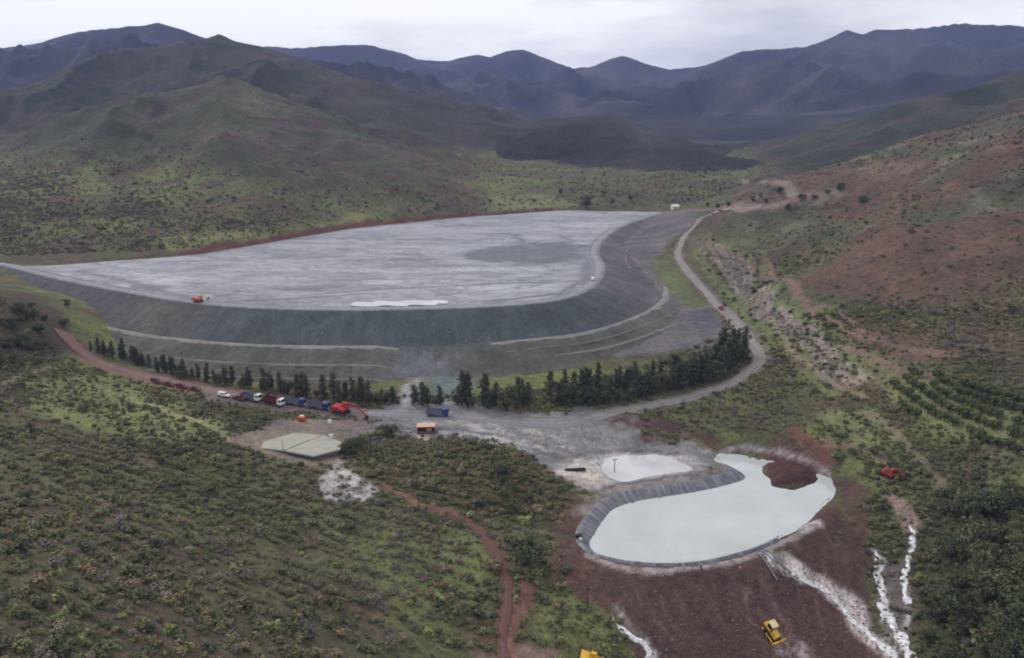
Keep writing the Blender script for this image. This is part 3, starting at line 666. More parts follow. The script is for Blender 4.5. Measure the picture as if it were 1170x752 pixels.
# ------------------------------------------------------------------ lined rim of the pond
def mat_liner():
    t = NT('pond_liner', .5, .4); uv = t.n('UVMap').outputs[0]
    st = t.noise(1., 4, .6, t.mapped(uv, (.9, .12, 1)))
    c = t.ramp(st, (.3, L4(66, 70, 77)), (.5, L4(94, 98, 106)), (.7, L4(136, 138, 144)))
    c = t.mix(t.ramp(t.noise(.25, 4, .6, t.pos()), (.5, 0.), (.7, .7)), c, L4(136, 124, 124))
    t.color(c); t.bump(st, .5, .3); return t.m
def liner():
    seq = [pond[i] for i in (9, 8, 7, 6, 5, 4, 3, 2, 1, 0, 28, 27, 26, 25, 24, 23, 22, 21)]
    L_ = smooth_line(seq, .6); n = len(L_); nn = normals2d(L_, 7); s = np.arange(n)*.6
    wl = 1-.55*sstep(.52*n, .66*n, np.arange(n))                       # wide on the far and left banks, narrow in front
    rings = [(-1.6, -9.0), (-.3, -8.12), (.3, -7.8), (1.2, -7.3), (2.2, -6.75), (3.2, -6.25), (3.9, -6.15), (4.6, -6.4), (5.4, -6.9)]
    V = []; UV = []
    for d, z_ in rings:
        wr_ = fbm(s, np.full(n, d), 1.6, 3, 71)*.12
        dd = np.where(d > .3, .3+(d-.3)*wl, d); zz = np.where(z_ > -7.8, -7.8+(z_+7.8)*(.75+.25*wl), z_)
        V.append(np.stack([L_[:, 0]+nn[:, 0]*(dd+wr_), L_[:, 1]+nn[:, 1]*(dd+wr_), zz+wr_+(.12 if d > 1 else 0)], 1)); UV.append(np.stack([s, np.full(n, d)], 1))
    me = mesh_np('pond_liner', np.stack(V, 1).reshape(-1, 3), grid_faces(n, len(rings)), mat_liner()); uv_set(me, np.stack(UV, 1).reshape(-1, 2))
    tag(obj_of('pond_liner', me), 'wrinkled grey plastic liner around the rim of the milky pond', 'pond liner')
liner()

# ------------------------------------------------------------------ roads draped over the ground
def road(name, P, w, colr, label, col2=None, crown=.08, step=1.2, jit=.5, Q=None):
    L_ = smooth_line([p[:2] for p in (Q or hits(P))], step); n = len(L_); nn = normals2d(L_, 9); s = np.arange(n)*step
    V = []; Cc = []
    for q in (-1, -.94, -.6, -.3, 0, .3, .6, .94, 1):
        off = q*(w/2+(fbm(s, np.full(n, q*3), 6, 3, 81)*jit if abs(q) > .9 else 0))
        x = L_[:, 0]+nn[:, 0]*off; y = L_[:, 1]+nn[:, 1]*off
        z_ = np.maximum(H(x, y), np.maximum(H(x+.7, y), H(x-.7, y)))+(.16+crown*(1-q*q) if abs(q) < 1 else -.25)
        V.append(np.stack([x, y, z_], 1))
        f = np.linspace(0, 1, n)[:, None]; c_ = C(*colr)*(1-f)+C(*(col2 or colr))*f
        rut = .86 if abs(abs(q)-.45) < .2 else 1.06
        Cc.append(c_*rut)
    me = mesh_np(name, np.stack(V, 1).reshape(-1, 3), grid_faces(n, 9), MAT_ROAD); vcol(me, 'col', np.stack(Cc, 1).reshape(-1, 3))
    return tag(obj_of(name, me), label, kind='structure')
road('dirt_road', [(700,470),(760,460),(800,450),(835,438),(862,420),(868,406),(855,385),(835,362),(812,340),(790,315),(775,292),(780,275),(795,258),(800,250)], 4.9, (136,130,127), 'pale gravel road curving round the foot of the dam', (136,128,124))
road('dirt_road', [(800,250),(815,244),(845,239),(870,236)], 7, (134,122,118), 'gravel road running on up the valley past the dam', step=2.5)
road('dirt_road', [(72,380),(85,395),(105,410),(160,428),(230,444.5),(300,456),(360,466),(420,472)], 7, (124,98,92), 'reddish dirt road lined with parked vehicles', (118,106,106))
road('dirt_road', [(420,472),(470,474),(530,477),(600,483),(650,483),(700,470)], 6, (134,130,134), 'grey muddy road crossing the mud plain below the dam')
road('dirt_track', [(545,603),(565,630),(577,660),(578,690),(572,720),(575,750),(578,800)], 3.2, (108,82,74), 'red rutted track running down beside the big dark tree', (104,78,72), jit=1.)

def brook(P, w, label):
    Q = smooth_line([p[:2] for p in hits(P)], .5); n = len(Q); nn = normals2d(Q, 7); s = np.arange(n)*.5
    Q[:, :2] += nn*(fbm(s, s*0, 5, 3, 91)*1.3)[:, None]; V = []
    wd = w*(.55+.9*vnoise(s/2.2, s*0, 92))*sstep(0, 4, s)
    for q in (-1, -.5, 0, .5, 1):
        x = Q[:, 0]+nn[:, 0]*wd*q*.5; y = Q[:, 1]+nn[:, 1]*wd*q*.5
        V.append(np.stack([x, y, np.maximum(H(x, y), H(x+.4, y))+.1+.1*(1-q*q)+fbm(x, y, .8, 2, 93)*.06-(.14 if abs(q) == 1 else 0)], 1))
    me = mesh_np('brook', np.stack(V, 1).reshape(-1, 3), grid_faces(n, 5), MAT_FOAM); return tag(obj_of('brook', me), label, kind='structure')
def mat_foam():
    t = NT('foaming_water', .3, .4); P = t.pos(); n_ = t.noise(.9, 5, .7, P)
    t.color(t.ramp(n_, (.36, L4(140, 138, 142)), (.5, L4(206, 204, 208)), (.62, L4(236, 235, 238)))); t.bump(n_, .5, .3); return t.m
MAT_FOAM = mat_foam()
brook([(1041,598),(1045,612),(1041,628),(1032,655),(1031,672),(1034,692)], 1.5, 'narrow foaming brook at the foot of the dark wood')
brook([(1003,628),(1006,645),(1003,658),(1007,675),(1006,692),(1016,712),(1024,726),(1034,745),(1040,770)], 2.2, 'broken white brook between the red embankment and the wood')
brook([(896,650),(918,660),(942,674),(958,690),(968,704),(985,720),(1005,738),(1020,752),(1030,775)], 1.8, 'milky spill of pond water running down the red embankment')
brook([(701,702),(709,716),(722,726),(735,735),(742,748),(732,760)], 1.3, 'small white rivulet at the foot of the red embankment')
# ------------------------------------------------------------------ plants
def mat_leaf(name, c1, c2, tw=0.):
    c1 = [v*1.36 for v in c1]; c2 = [v*1.3 for v in c2]
    t = NT(name, .8, .15)
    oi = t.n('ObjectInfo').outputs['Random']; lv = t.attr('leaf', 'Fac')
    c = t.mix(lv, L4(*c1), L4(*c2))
    c = t.mix(1., c, t.ramp(oi, (0., (.72, .76, .8, 1)), (.5, (1, 1, 1, 1)), (1., (1.28, 1.2, 1.1, 1))), 'MULTIPLY')
    t.color(c); return t.m
LEAF = [mat_leaf('leaf_olive', (64, 66, 48), (96, 98, 70)), mat_leaf('leaf_dark', (50, 53, 43), (76, 78, 60)), mat_leaf('leaf_russet', (70, 65, 51), (98, 90, 71)),
        mat_leaf('twigs_grey', (76, 71, 65), (103, 97, 89)), mat_leaf('leaf_fresh', (76, 81, 50), (106, 112, 70))]
LEAF_CYP = mat_leaf('leaf_windbreak', (40, 46, 38), (70, 74, 58)); LEAF_ORCH = mat_leaf('leaf_orchard', (46, 54, 38), (74, 82, 54)); LEAF_BIG = mat_leaf('leaf_big', (48, 54, 40), (74, 78, 58))
def mat_plain(name, c, rough=.7, spec=.3, metal=0., var=.12, scale=2.):
    t = NT(name, rough, spec); t.b.inputs['Metallic'].default_value = metal
    n = t.n('TexCoord').outputs['Object']
    t.color(t.mix(1., L4(*c), t.ramp(t.noise(scale, 5, .65, n), (.3, 1-var), (.7, 1+var)), 'MULTIPLY')); return t.m
BARK = mat_plain('bark', (74, 62, 54), .9, .1, 0, .3)
def leaf_mesh(name, pts, nrm, size, mat, seed, up=.35):
    """a cloud of small bent leaf sprays"""
    r = np.random.RandomState(seed); n = len(pts); d = nrm+r.normal(0, .55, (n, 3)); d[:, 2] += up; d /= np.linalg.norm(d, axis=1, keepdims=True)
    a = np.cross(d, r.normal(0, 1, (n, 3))); a /= np.linalg.norm(a, axis=1, keepdims=True); b = np.cross(d, a)
    s = size*r.uniform(.6, 1.4, (n, 1)); el = r.uniform(.5, .95, (n, 1))
    V = np.stack([pts+a*s, pts+b*s*el+d*s*.15, pts-a*s*.9, pts-b*s*el-d*s*.1], 1).reshape(-1, 3)
    me = mesh_np(name, V, np.arange(4*n).reshape(n, 4), mat, smooth=False)
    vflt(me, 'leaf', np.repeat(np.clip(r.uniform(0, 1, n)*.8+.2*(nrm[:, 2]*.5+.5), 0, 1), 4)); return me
def blob_points(r, lobes, n):
    P = []; Nn = []
    w = np.array([l[3]*l[4] for l in lobes]); w /= w.sum()
    for l, k in zip(lobes, r.multinomial(n, w)):
        v = r.normal(0, 1, (k, 3)); v /= np.linalg.norm(v, axis=1, keepdims=True); q = r.uniform(.35, 1, (k, 1))**.45
        P.append(np.array(l[:3])+v*q*np.array([l[3], l[3], l[4]])); Nn.append(v)
    return np.concatenate(P), np.concatenate(Nn)
def shrub_mesh(name, mat, seed, n=150, leaf=.17, tall=1.):
    """unit shrub: about 1 m radius, 1.2 m high"""
    r = np.random.RandomState(seed); lobes = []
    for k in range(r.randint(4, 8)):
        a = r.uniform(0, 6.28); d = r.uniform(.1, .62); s = r.uniform(.3, .58); lobes.append((math.cos(a)*d, math.sin(a)*d, tall*r.uniform(.3, .75), s, s*r.uniform(.75, 1.1)*tall))
    P, Nn = blob_points(r, lobes, n); P[:, 2] = np.maximum(P[:, 2], .03)
    return leaf_mesh(name, P, Nn, leaf, mat, seed+1)
def tube(path, rad, seg=6):
    path = np.array(path, float); V = []; F = []
    for i, p in enumerate(path):
        t = path[min(i+1, len(path)-1)]-path[max(i-1, 0)]; t /= np.linalg.norm(t)+1e-9
        a = np.cross(t, (0.31, .95, .07)); a /= np.linalg.norm(a); b = np.cross(t, a)
        for k in range(seg):
            q = 2*math.pi*k/seg; V.append(p+(a*math.cos(q)+b*math.sin(q))*rad[i])
        if i:
            o = (i-1)*seg
            for k in range(seg): F.append((o+k, o+(k+1) % seg, o+seg+(k+1) % seg, o+seg+k))
    return np.array(V), np.array(F)
def join(parts):
    V = []; F = []; o = 0
    for v, f in parts: V.append(v); F.append(f+o); o += len(v)
    return np.concatenate(V), np.concatenate(F)
def tree_meshes(kind, seed):
    r = np.random.RandomState(seed); parts = []; lobes = []
    if kind == 'windbreak':      # unit height 1
        h = 1.
        parts.append(tube([(0, 0, -.06), (0, 0, .25), (.012, 0, .6), (.0, .01, .92)], [.022, .018, .012, .004]))
        for k in range(15):
            t = .16+.8*k/14; w = (.155*(1-abs(t-.42)**1.3*1.15)+.02)*r.uniform(.7, 1.15)
            for q in range(2):
                a = r.uniform(0, 6.28); d = w*r.uniform(.15, .7); lobes.append((math.cos(a)*d, math.sin(a)*d, t, w*.6, .075))
                parts.append(tube([(0, 0, t-.08), (math.cos(a)*d, math.sin(a)*d, t)], [.007, .003], 4))
        P, Nn = blob_points(r, lobes, 760); leaf, mat = .026, LEAF_CYP
    elif kind == 'orchard':
        parts.append(tube([(0, 0, -.1), (0, 0, .3), (.02, .02, .55)], [.05, .04, .02]))
        for k in range(8):
            a = k*.85+r.uniform(-.3, .3); d = r.uniform(.12, .3); lobes.append((math.cos(a)*d, math.sin(a)*d, r.uniform(.38, .72), .24, .24))
            parts.append(tube([(0, 0, .3), (math.cos(a)*d, math.sin(a)*d, .55)], [.02, .008], 4))
        P, Nn = blob_points(r, lobes, 420); leaf, mat = .07, LEAF_ORCH
    else:                        # broad tree, unit height 1
        parts.append(tube([(0, 0, -.08), (.01, 0, .18), (.0, .02, .4)], [.05, .035, .02]))
        for k in range(15):
            a = k*2.4+r.uniform(-.3, .3); d = r.uniform(.05, .42); t = r.uniform(.28, .84)*(1-.3*d)
            s = r.uniform(.13, .22); lobes.append((math.cos(a)*d, math.sin(a)*d, t, s, s*.85))
            parts.append(tube([(0, 0, .2), (math.cos(a)*d*.5, math.sin(a)*d*.5, t*.7), (math.cos(a)*d, math.sin(a)*d, t)], [.018, .012, .004], 4))
        P, Nn = blob_points(r, lobes, 1500); leaf, mat = .03, LEAF_BIG
    V, F = join(parts); tm = mesh_np('trunk', V, F, BARK)
    return tm, leaf_mesh('crown', P, Nn, leaf, mat, seed+3, .2)
TREES = {k: [tree_meshes(k, 100+10*i+j*100) for i in range(n)] for j, (k, n) in enumerate((('windbreak', 6), ('orchard', 5), ('broad', 5)))}
_rt = random.Random(5)
def tree(name, kind, x, y, h, label, group=None, wide=1., cat='tree'):
    z_ = float(H(x, y)); o = empty(name, (x, y, z_-.05), _rt.uniform(0, 6.28), label=label, cat=cat, group=group)
    tm, cm = _rt.choice(TREES[kind]); s = (h*wide, h*wide, h)
    for nm, me in (('trunk', tm), ('crown', cm)):
        c = obj_of(nm, me, o); c.scale = s
    return o
# windbreak along the foot of the dam
def along(P, step, jit, seed):
    r = random.Random(seed); L_ = smooth_line([p[:2] for p in hits(P)], step)
    return [(p[0]+r.uniform(-jit, jit), p[1]+r.uniform(-jit, jit)) for p in L_]
rw = random.Random(11)
def row(P, step, jit, h0, h1, label, group, seed, keep=1., wide=1., kind='windbreak'):
    for x, y in along(P, step, jit, seed):
        if kind == 'windbreak' and rw.random() < .45:
            if rw.random() < keep: tree('windbreak_tree', 'broad', x+rw.uniform(-1, 1), y+rw.uniform(-1, 1), rw.uniform(h0*.5, h1*.75), label.replace('dark narrow windbreak tree', 'low bushy tree filling gaps').replace('dark narrow tree', 'low bushy tree').replace('thin dark tree', 'low bushy tree').replace('dark tree', 'low bushy tree').replace('dark bushy tree', 'low spreading tree'), group+', bushy ones', .8*rw.uniform(.8, 1.1)); continue
        if rw.random() < keep: tree('windbreak_tree' if kind == 'windbreak' else 'bushy_tree', kind, x, y, rw.uniform(h0, h1), label, group, wide*rw.uniform(.85, 1.2))
row([(632,463),(670,461),(710,459),(755,450),(795,439),(825,426),(848,410)], 1.5, 1.7, 8, 14, 'dark narrow windbreak tree in the dense row beside the curving gravel road', 'windbreak trees beside the curving gravel road', 1, 1., 1.25)
row([(640,455),(700,450),(755,441),(800,428),(840,403)], 2.0, 1.8, 7, 13, 'dark narrow windbreak tree in the dense row beside the curving gravel road', 'windbreak trees beside the curving gravel road', 2)
row([(525,463),(560,466),(604,466)], 1.5, 2., 6, 14, 'dark narrow tree in the short row between mud channel and dense windbreak', 'trees right of the mud channel', 3, 1., 1.15)
row([(475,463),(500,464)], 2.6, 1., 7, 9.5, 'dark bushy tree in the small clump inside the grey mud channel', 'trees in the mud channel', 4, 1., 1.5)
row([(300,444),(340,452),(380,457),(420,460),(452,462)], 1.6, 2., 5.5, 10.5, 'dark tree in the row behind the blue trucks', 'trees behind the blue trucks', 5, 1., 1.25)
row([(180,424),(220,434),(260,440),(300,446)], 1.5, 2.2, 4.5, 9, 'thin dark tree above the road with the small parked pickups', 'trees above the parked pickups', 6, .9, 1.1)
row([(108,402),(125,407),(145,412),(170,420)], 1.8, 2., 5, 9.5, 'dark tree at the bend where the reddish road climbs to the dam', 'trees at the bend of the reddish road', 7, 1., 1.2)
for k, (px, py, h, wd) in enumerate([(603,648,10,1.15), (395,518,4.6,1.2), (410,512,5.2,1.3), (402,520,3.8,1.4), (446,500,5.2,1.2), (441,497,4.2,1.2), (1000,520,3.8,1.3), (670,238,15,1.1)]):
    x, y, _ = hit(px, py)
    lb = ['big dark spreading tree between the red track and the lined pond', 'dark round tree at the corner of the concrete pad', 'dark tree just behind the round tree at the concrete pad', 'low dark tree touching the round tree at the concrete pad',
          'grey green tree between the concrete pad and the small open shed', 'lower grey green tree leaning on the one near the small shed', 'round tree near the red excavator in the scrub', 'lone dark tree on the far edge of the tailings'][k]
    tree('broadleaf_tree', 'broad', x, y, h, lb, None, wd)
rb = random.Random(21)
for k in range(44):                # dark wood on the right bank of the brooks
    px = rb.uniform(1048, 1185); py = rb.uniform(585, 770); x, y, _ = hit(px, py)
    tree('broadleaf_tree', 'broad', x, y, rb.choice((4, 5, 6, 7, 9.5))*rb.uniform(.85, 1.15), 'dark bushy tree in the wood on the bank beside the foaming brooks', 'trees in the wood beside the brooks', rb.uniform(1., 1.3))
for k in range(26):
    px = rb.uniform(-10, 78); py = rb.uniform(350, 420); x, y, _ = hit(px, py)
    tree('broadleaf_tree', 'broad', x, y, rb.uniform(3.5, 6.5), 'brownish green tree on the wooded knoll above the reddish road', 'trees on the wooded knoll', rb.uniform(.9, 1.2))
for k in range(12):
    px = rb.uniform(545, 590)+k*3; py = rb.uniform(540, 590); x, y, _ = hit(px, py)
    tree('broadleaf_tree', 'broad', x, y, rb.uniform(3, 4.6), 'olive bushy tree in the thicket between the mud plain and the red track', 'trees in the olive thicket', 1.2)
for k, (px, py, h) in enumerate([(700,232,9),(720,229,9),(690,224,10),(900,240,8),(875,232,8),(915,230,9),(930,228,8),(945,222,9),(820,238,8),(808,236,7),(832,236,7),(860,230,9),(610,232,8),(640,222,10),(560,232,8),(985,232,8),(960,218,9),(890,222,9)]):
    x, y, _ = hit(px, py); tree('valley_tree', 'broad', x, y, h*rb.uniform(.45, .8), 'small dark tree in the far valley beyond the tailings', 'trees in the far valley', 1.2)
# orchard
def orchard():
    o0 = np.array(hit(1085, 470)[:2]); e1 = np.array(hit(1150, 497)[:2])-o0; e1 /= np.linalg.norm(e1); e2 = np.array([-e1[1], e1[0]])
    box_ = [hit(*p) for p in [(1012,446),(1028,428),(1060,428),(1110,440),(1190,460),(1190,540),(1130,512),(1085,492),(1040,476)]]
    n = 0
    for i in range(-34, 35):
        for j in range(-30, 31):
            p = o0+e1*i*4.0+e2*j*4.4+np.array([rb.uniform(-.4, .4), rb.uniform(-.4, .4)])
            if poly_sd(np.array([p[0]]), np.array([p[1]]), box_)[0] < 0 and rb.random() < .9 and n < 200:
                tree('orchard_tree', 'orchard', p[0], p[1], rb.uniform(3.2, 4.2), 'rounded green orchard tree planted in rows on the grassy slope', 'orchard trees in rows', rb.uniform(.95, 1.2)); n += 1
orchard()

# ------------------------------------------------------------------ scrub: the largest as single shrubs, the mass as one
KINDS = [('shrub', 'rounded olive green shrub'), ('shrub', 'dark green dense shrub'), ('shrub', 'russet brown dry shrub'), ('shrub', 'leafless grey twiggy shrub'), ('shrub', 'fresh yellow green shrub')]
SHRUB = [[shrub_mesh('shrub', LEAF[k], 300+31*k+i, 170 if k != 3 else 210, .17 if k != 3 else .11, 1.+.1*i) for i in range(4)] for k in range(5)]
def scatter():
    r = np.random.RandomState(77)
    N_ = 700000
    y = np.exp(r.uniform(math.log(86), math.log(1480), N_)); x = r.uniform(-1, 1, N_)*(.74*y+15)
    # uniform over the plan, thinner with distance
    dens = np.where(y < 330, .30, .30*(330/y)**1.2)*(np.minimum(y, 900)/330)**2*np.where(y > 330, .62-.4*sstep(600, 900, y), 1.9)
    v = sample(veg, x, y); hw = sample(hillw, x, y)
    clump = fbm(x, y, 14, 3, 401)*.5+.6+fbm(x, y, 45, 3, 402)*.35
    pr = np.clip(v, 0, 1)*np.clip(clump, .05, 1.)*dens/.55*(1+.8*sstep(190, 120, y))*(1-.6*hw)*np.where((x > 60) & (hw > .2), .6, 1.)*np.where((x < 20) & (y < 240), .2+1.05*sstep(-.3, .5, np.sin(6.283*(y+.22*x+fbm(x, y, 25, 3, 406)*7)/5.2)), 1.)*(.45+1.1*sstep(-.3, .3, fbm(x, y, 110, 3, 405)))
    keep = r.uniform(0, 1, N_) < pr
    x, y, v, hw = x[keep], y[keep], v[keep], hw[keep]
    ds = poly_sd(x, y, [tuple(p) for p in (crest[:, :2]+CN*66)[::8]]+[PZ(px, py, 20)[:2] for px, py in [(757,240),(640,241.5),(520,249),(400,260),(300,277),(230,288),(150,294),(40,297)]])
    ok = ds > 0; x, y, hw = x[ok], y[ok], hw[ok]; n = len(x)
    size = r.lognormal(0, .42, n)*np.where(y < 330, .56, .8)*np.where(r.uniform(0, 1, n) < .12, 1.5, 1.)
    size = size*(1+.45*sstep(200, 130, y)); size = np.clip(size, .3, 2.6)*np.where(hw > .3, .85, 1.)
    g = fbm(x, y, 30, 3, 403)+r.normal(0, .25, n); g2 = fbm(x, y, 42, 3, 404)+r.normal(0, .22, n)
    kind = np.where(g > .12, 0, np.where(g > 0, 1, np.where(g2 > .12, 3, np.where(g2 > -.2, 2, 1))))
    kind = np.where(r.uniform(0, 1, n) < .05, 4, kind)
    for P, w in (([(-60,545),(120,560),(300,600),(420,690),(430,775),(-60,775)], (.34, .14, .28, .18, .06)), ([(400,510),(500,500),(600,520),(655,560),(640,600),(560,590),(470,560),(420,545)], (.45, .15, .38, .02, 0)), ([(960,520),(1170,500),(1170,760),(1050,760),(990,620)], (.3, .5, .15, .05, 0))):
        s = poly_sd(x, y, hits(P)) < 0; kind = np.where(s, r.choice(5, n, p=w), kind); size = np.where(s & (w[0] != .34), size*1.25, size)
    kind = np.where((hw > .3) & (kind == 1), np.where(r.uniform(0, 1, n) < .6, 0, 2), kind)
    z_ = H(x, y)-.05
    rot = r.uniform(0, 6.28, n); var = r.randint(0, 4, n); hs = size*r.uniform(.5, .95, n)
    # screen-independent choice of the single shrubs: the biggest for their distance
    cx = x/y; inview = (np.abs(cx) < .62) & (y > 100)
    score = np.where(inview, size/np.sqrt(x*x+y*y+(CAM_H-z_)**2), 0)
    order = np.argsort(-score); solo = np.zeros(n, bool); solo[order[:300]] = True
    spots = [([(400,510),(500,500),(600,520),(655,560),(640,600),(560,590),(470,560),(420,545)], 'in the thicket between mud plain and red track'), ([(960,500),(1190,480),(1190,780),(1050,780),(990,620)], 'on the bank beside the foaming brooks'),
             ([(590,640),(700,690),(740,780),(590,780)], 'on the grass between red track and red embankment'), ([(740,440),(1190,400),(1190,500),(960,520),(740,500)], 'on the rough ground between ponds and gravel road'), ([(420,560),(520,590),(580,680),(575,780),(430,780)], 'on the green slope just beside the red track'), ([(0,420),(100,425),(270,500),(200,520),(0,520)], 'in the meadow below the reddish road')]
    where = np.full(n, 'on the broad scrub slope below the concrete pad', dtype=object)
    for P, tx in spots: where[poly_sd(x, y, hits(P)) < 0] = tx
    for i in order[:300]:
        k = int(kind[i]); o = bpy.data.objects.new('shrub', SHRUB[k][int(var[i])]); COL.objects.link(o)
        o.location = (x[i], y[i], z_[i]); o.rotation_euler = (0, 0, rot[i]); o.scale = (size[i], size[i], hs[i])
        lb = ('large ' if size[i] > 1.45 else '')+KINDS[k][1]+' '+where[i]; tag(o, lb, 'shrub', lb.replace('shrub', 'shrubs'))
    # the rest
    lib = bpy.data.collections.new('shrub_library'); pi = []
    for k in range(5):
        for i in range(4):
            o = bpy.data.objects.new('s%02d' % (k*4+i), SHRUB[k][i]); lib.objects.link(o)
    rest = ~solo
    pts = np.stack([x, y, z_], 1)[rest]
    instancer('scrub', pts, rot[rest], np.stack([size, size, hs], 1)[rest], (kind*4+var)[rest], lib, 'low scrub of brown, grey and green bushes covering the slopes')
    print('shrubs', n)
def instancer(name, pts, rot, scl, idx, lib, label):
    me = bpy.data.meshes.new(name); me.vertices.add(len(pts)); me.vertices.foreach_set('co', np.ascontiguousarray(pts, dtype=np.float32).ravel())
    a = me.attributes.new('rz', 'FLOAT', 'POINT'); a.data.foreach_set('value', np.ascontiguousarray(rot, dtype=np.float32))
    a = me.attributes.new('scl', 'FLOAT_VECTOR', 'POINT'); a.data.foreach_set('vector', np.ascontiguousarray(scl, dtype=np.float32).ravel())
    a = me.attributes.new('idx', 'INT', 'POINT'); a.data.foreach_set('value', np.ascontiguousarray(idx, dtype=np.int32))
    o = obj_of(name, me); tag(o, label, kind='stuff')
    g = bpy.data.node_groups.new(name, 'GeometryNodeTree'); g.interface.new_socket('Geometry', in_out='INPUT', socket_type='NodeSocketGeometry'); g.interface.new_socket('Geometry', in_out='OUTPUT', socket_type='NodeSocketGeometry')
    N = g.nodes; L = g.links; gi = N.new('NodeGroupInput'); go = N.new('NodeGroupOutput')
    ip = N.new('GeometryNodeInstanceOnPoints'); ci = N.new('GeometryNodeCollectionInfo'); ci.inputs['Collection'].default_value = lib; ci.inputs['Separate Children'].default_value = True; ci.inputs['Reset Children'].default_value = True
    def na(n, t):
        q = N.new('GeometryNodeInputNamedAttribute'); q.data_type = t; q.inputs['Name'].default_value = n; return q.outputs['Attribute']
    cv = N.new('ShaderNodeCombineXYZ'); L.new(na('rz', 'FLOAT'), cv.inputs['Z']); er = N.new('FunctionNodeEulerToRotation'); L.new(cv.outputs[0], er.inputs[0])
    L.new(gi.outputs[0], ip.inputs['Points']); L.new(ci.outputs[0], ip.inputs['Instance']); ip.inputs['Pick Instance'].default_value = True
    L.new(na('idx', 'INT'), ip.inputs['Instance Index']); L.new(er.outputs[0], ip.inputs['Rotation']); L.new(na('scl', 'FLOAT_VECTOR'), ip.inputs['Scale']); L.new(ip.outputs[0], go.inputs[0])
    md = o.modifiers.new('scatter', 'NODES'); md.node_group = g
    return o
scatter()

# ------------------------------------------------------------------ stones
MAT_ROCK = mat_plain('stone', (116, 111, 104), .9, .1, 0, .3); MAT_ROCKR = mat_plain('red_stone', (100, 74, 70), .9, .1, 0, .3)
def rock_mesh(seed, mat):
    bm = bmesh.new(); bmesh.ops.create_icosphere(bm, subdivisions=1, radius=1); r = random.Random(seed)
    for v in bm.verts: v.co *= r.uniform(.65, 1.15); v.co.z *= .7
    me = bpy.data.meshes.new('stone'); bm.to_mesh(me); bm.free(); me.materials.append(mat); return me
def rocks():
    r = np.random.RandomState(5); P = []; S = []; I = []
    def strew(line, halfw_, n, s0, s1, red=0.):
        L_ = smooth_line([p[:2] for p in hits(line)], 1.)
        i = r.randint(0, len(L_), n); x = L_[i, 0]+r.normal(0, halfw_, n); y = L_[i, 1]+r.normal(0, halfw_, n)
        s = s0+(s1-s0)*r.uniform(0, 1, n)**4; P.append(np.stack([x, y, H(x, y)+s*.1], 1)); S.append(s); I.append(np.where(r.uniform(0, 1, n) < red, 4+r.randint(0, 4, n), r.randint(0, 4, n)))
    strew([(800,278),(825,290),(845,318),(872,345),(905,370),(930,392),(945,412)], 5, 900, .2, 1.5)
    strew([(1018,568),(1032,585),(1043,602),(1040,640),(1034,700),(1030,745)], 1.3, 420, .12, .6)
    strew([(1004,632),(1006,670),(1014,705),(1030,740)], 1.5, 420, .12, .7)
    strew([(885,640),(945,672),(985,715),(1020,745)], 2.4, 500, .1, .45, .3)
    strew([(660,672),(760,690),(880,690),(960,700)], 9, 2600, .06, .38, .85)
    strew([(740,720),(840,725),(940,735)], 7, 1500, .06, .4, .85)
    strew([(370,560),(400,560),(420,570)], 3.5, 160, .12, .6)
    strew([(560,500),(640,520),(680,540)], 6, 400, .08, .4)
    strew([(890,505),(960,540),(975,590)], 4, 500, .08, .45, .9)
    lib = bpy.data.collections.new('stone_library')
    for k in range(8): lib.objects.link(bpy.data.objects.new('r%d' % k, rock_mesh(k, MAT_ROCK if k < 4 else MAT_ROCKR)))
    P_ = np.concatenate(P); s = np.concatenate(S); n = len(P_)
    instancer('stones', P_, r.uniform(0, 6.28, n), np.stack([s*r.uniform(.7, 1.3, n), s, s*.8], 1), np.concatenate(I), lib, 'loose stones in the stream beds and on the red embankment')
rocks()
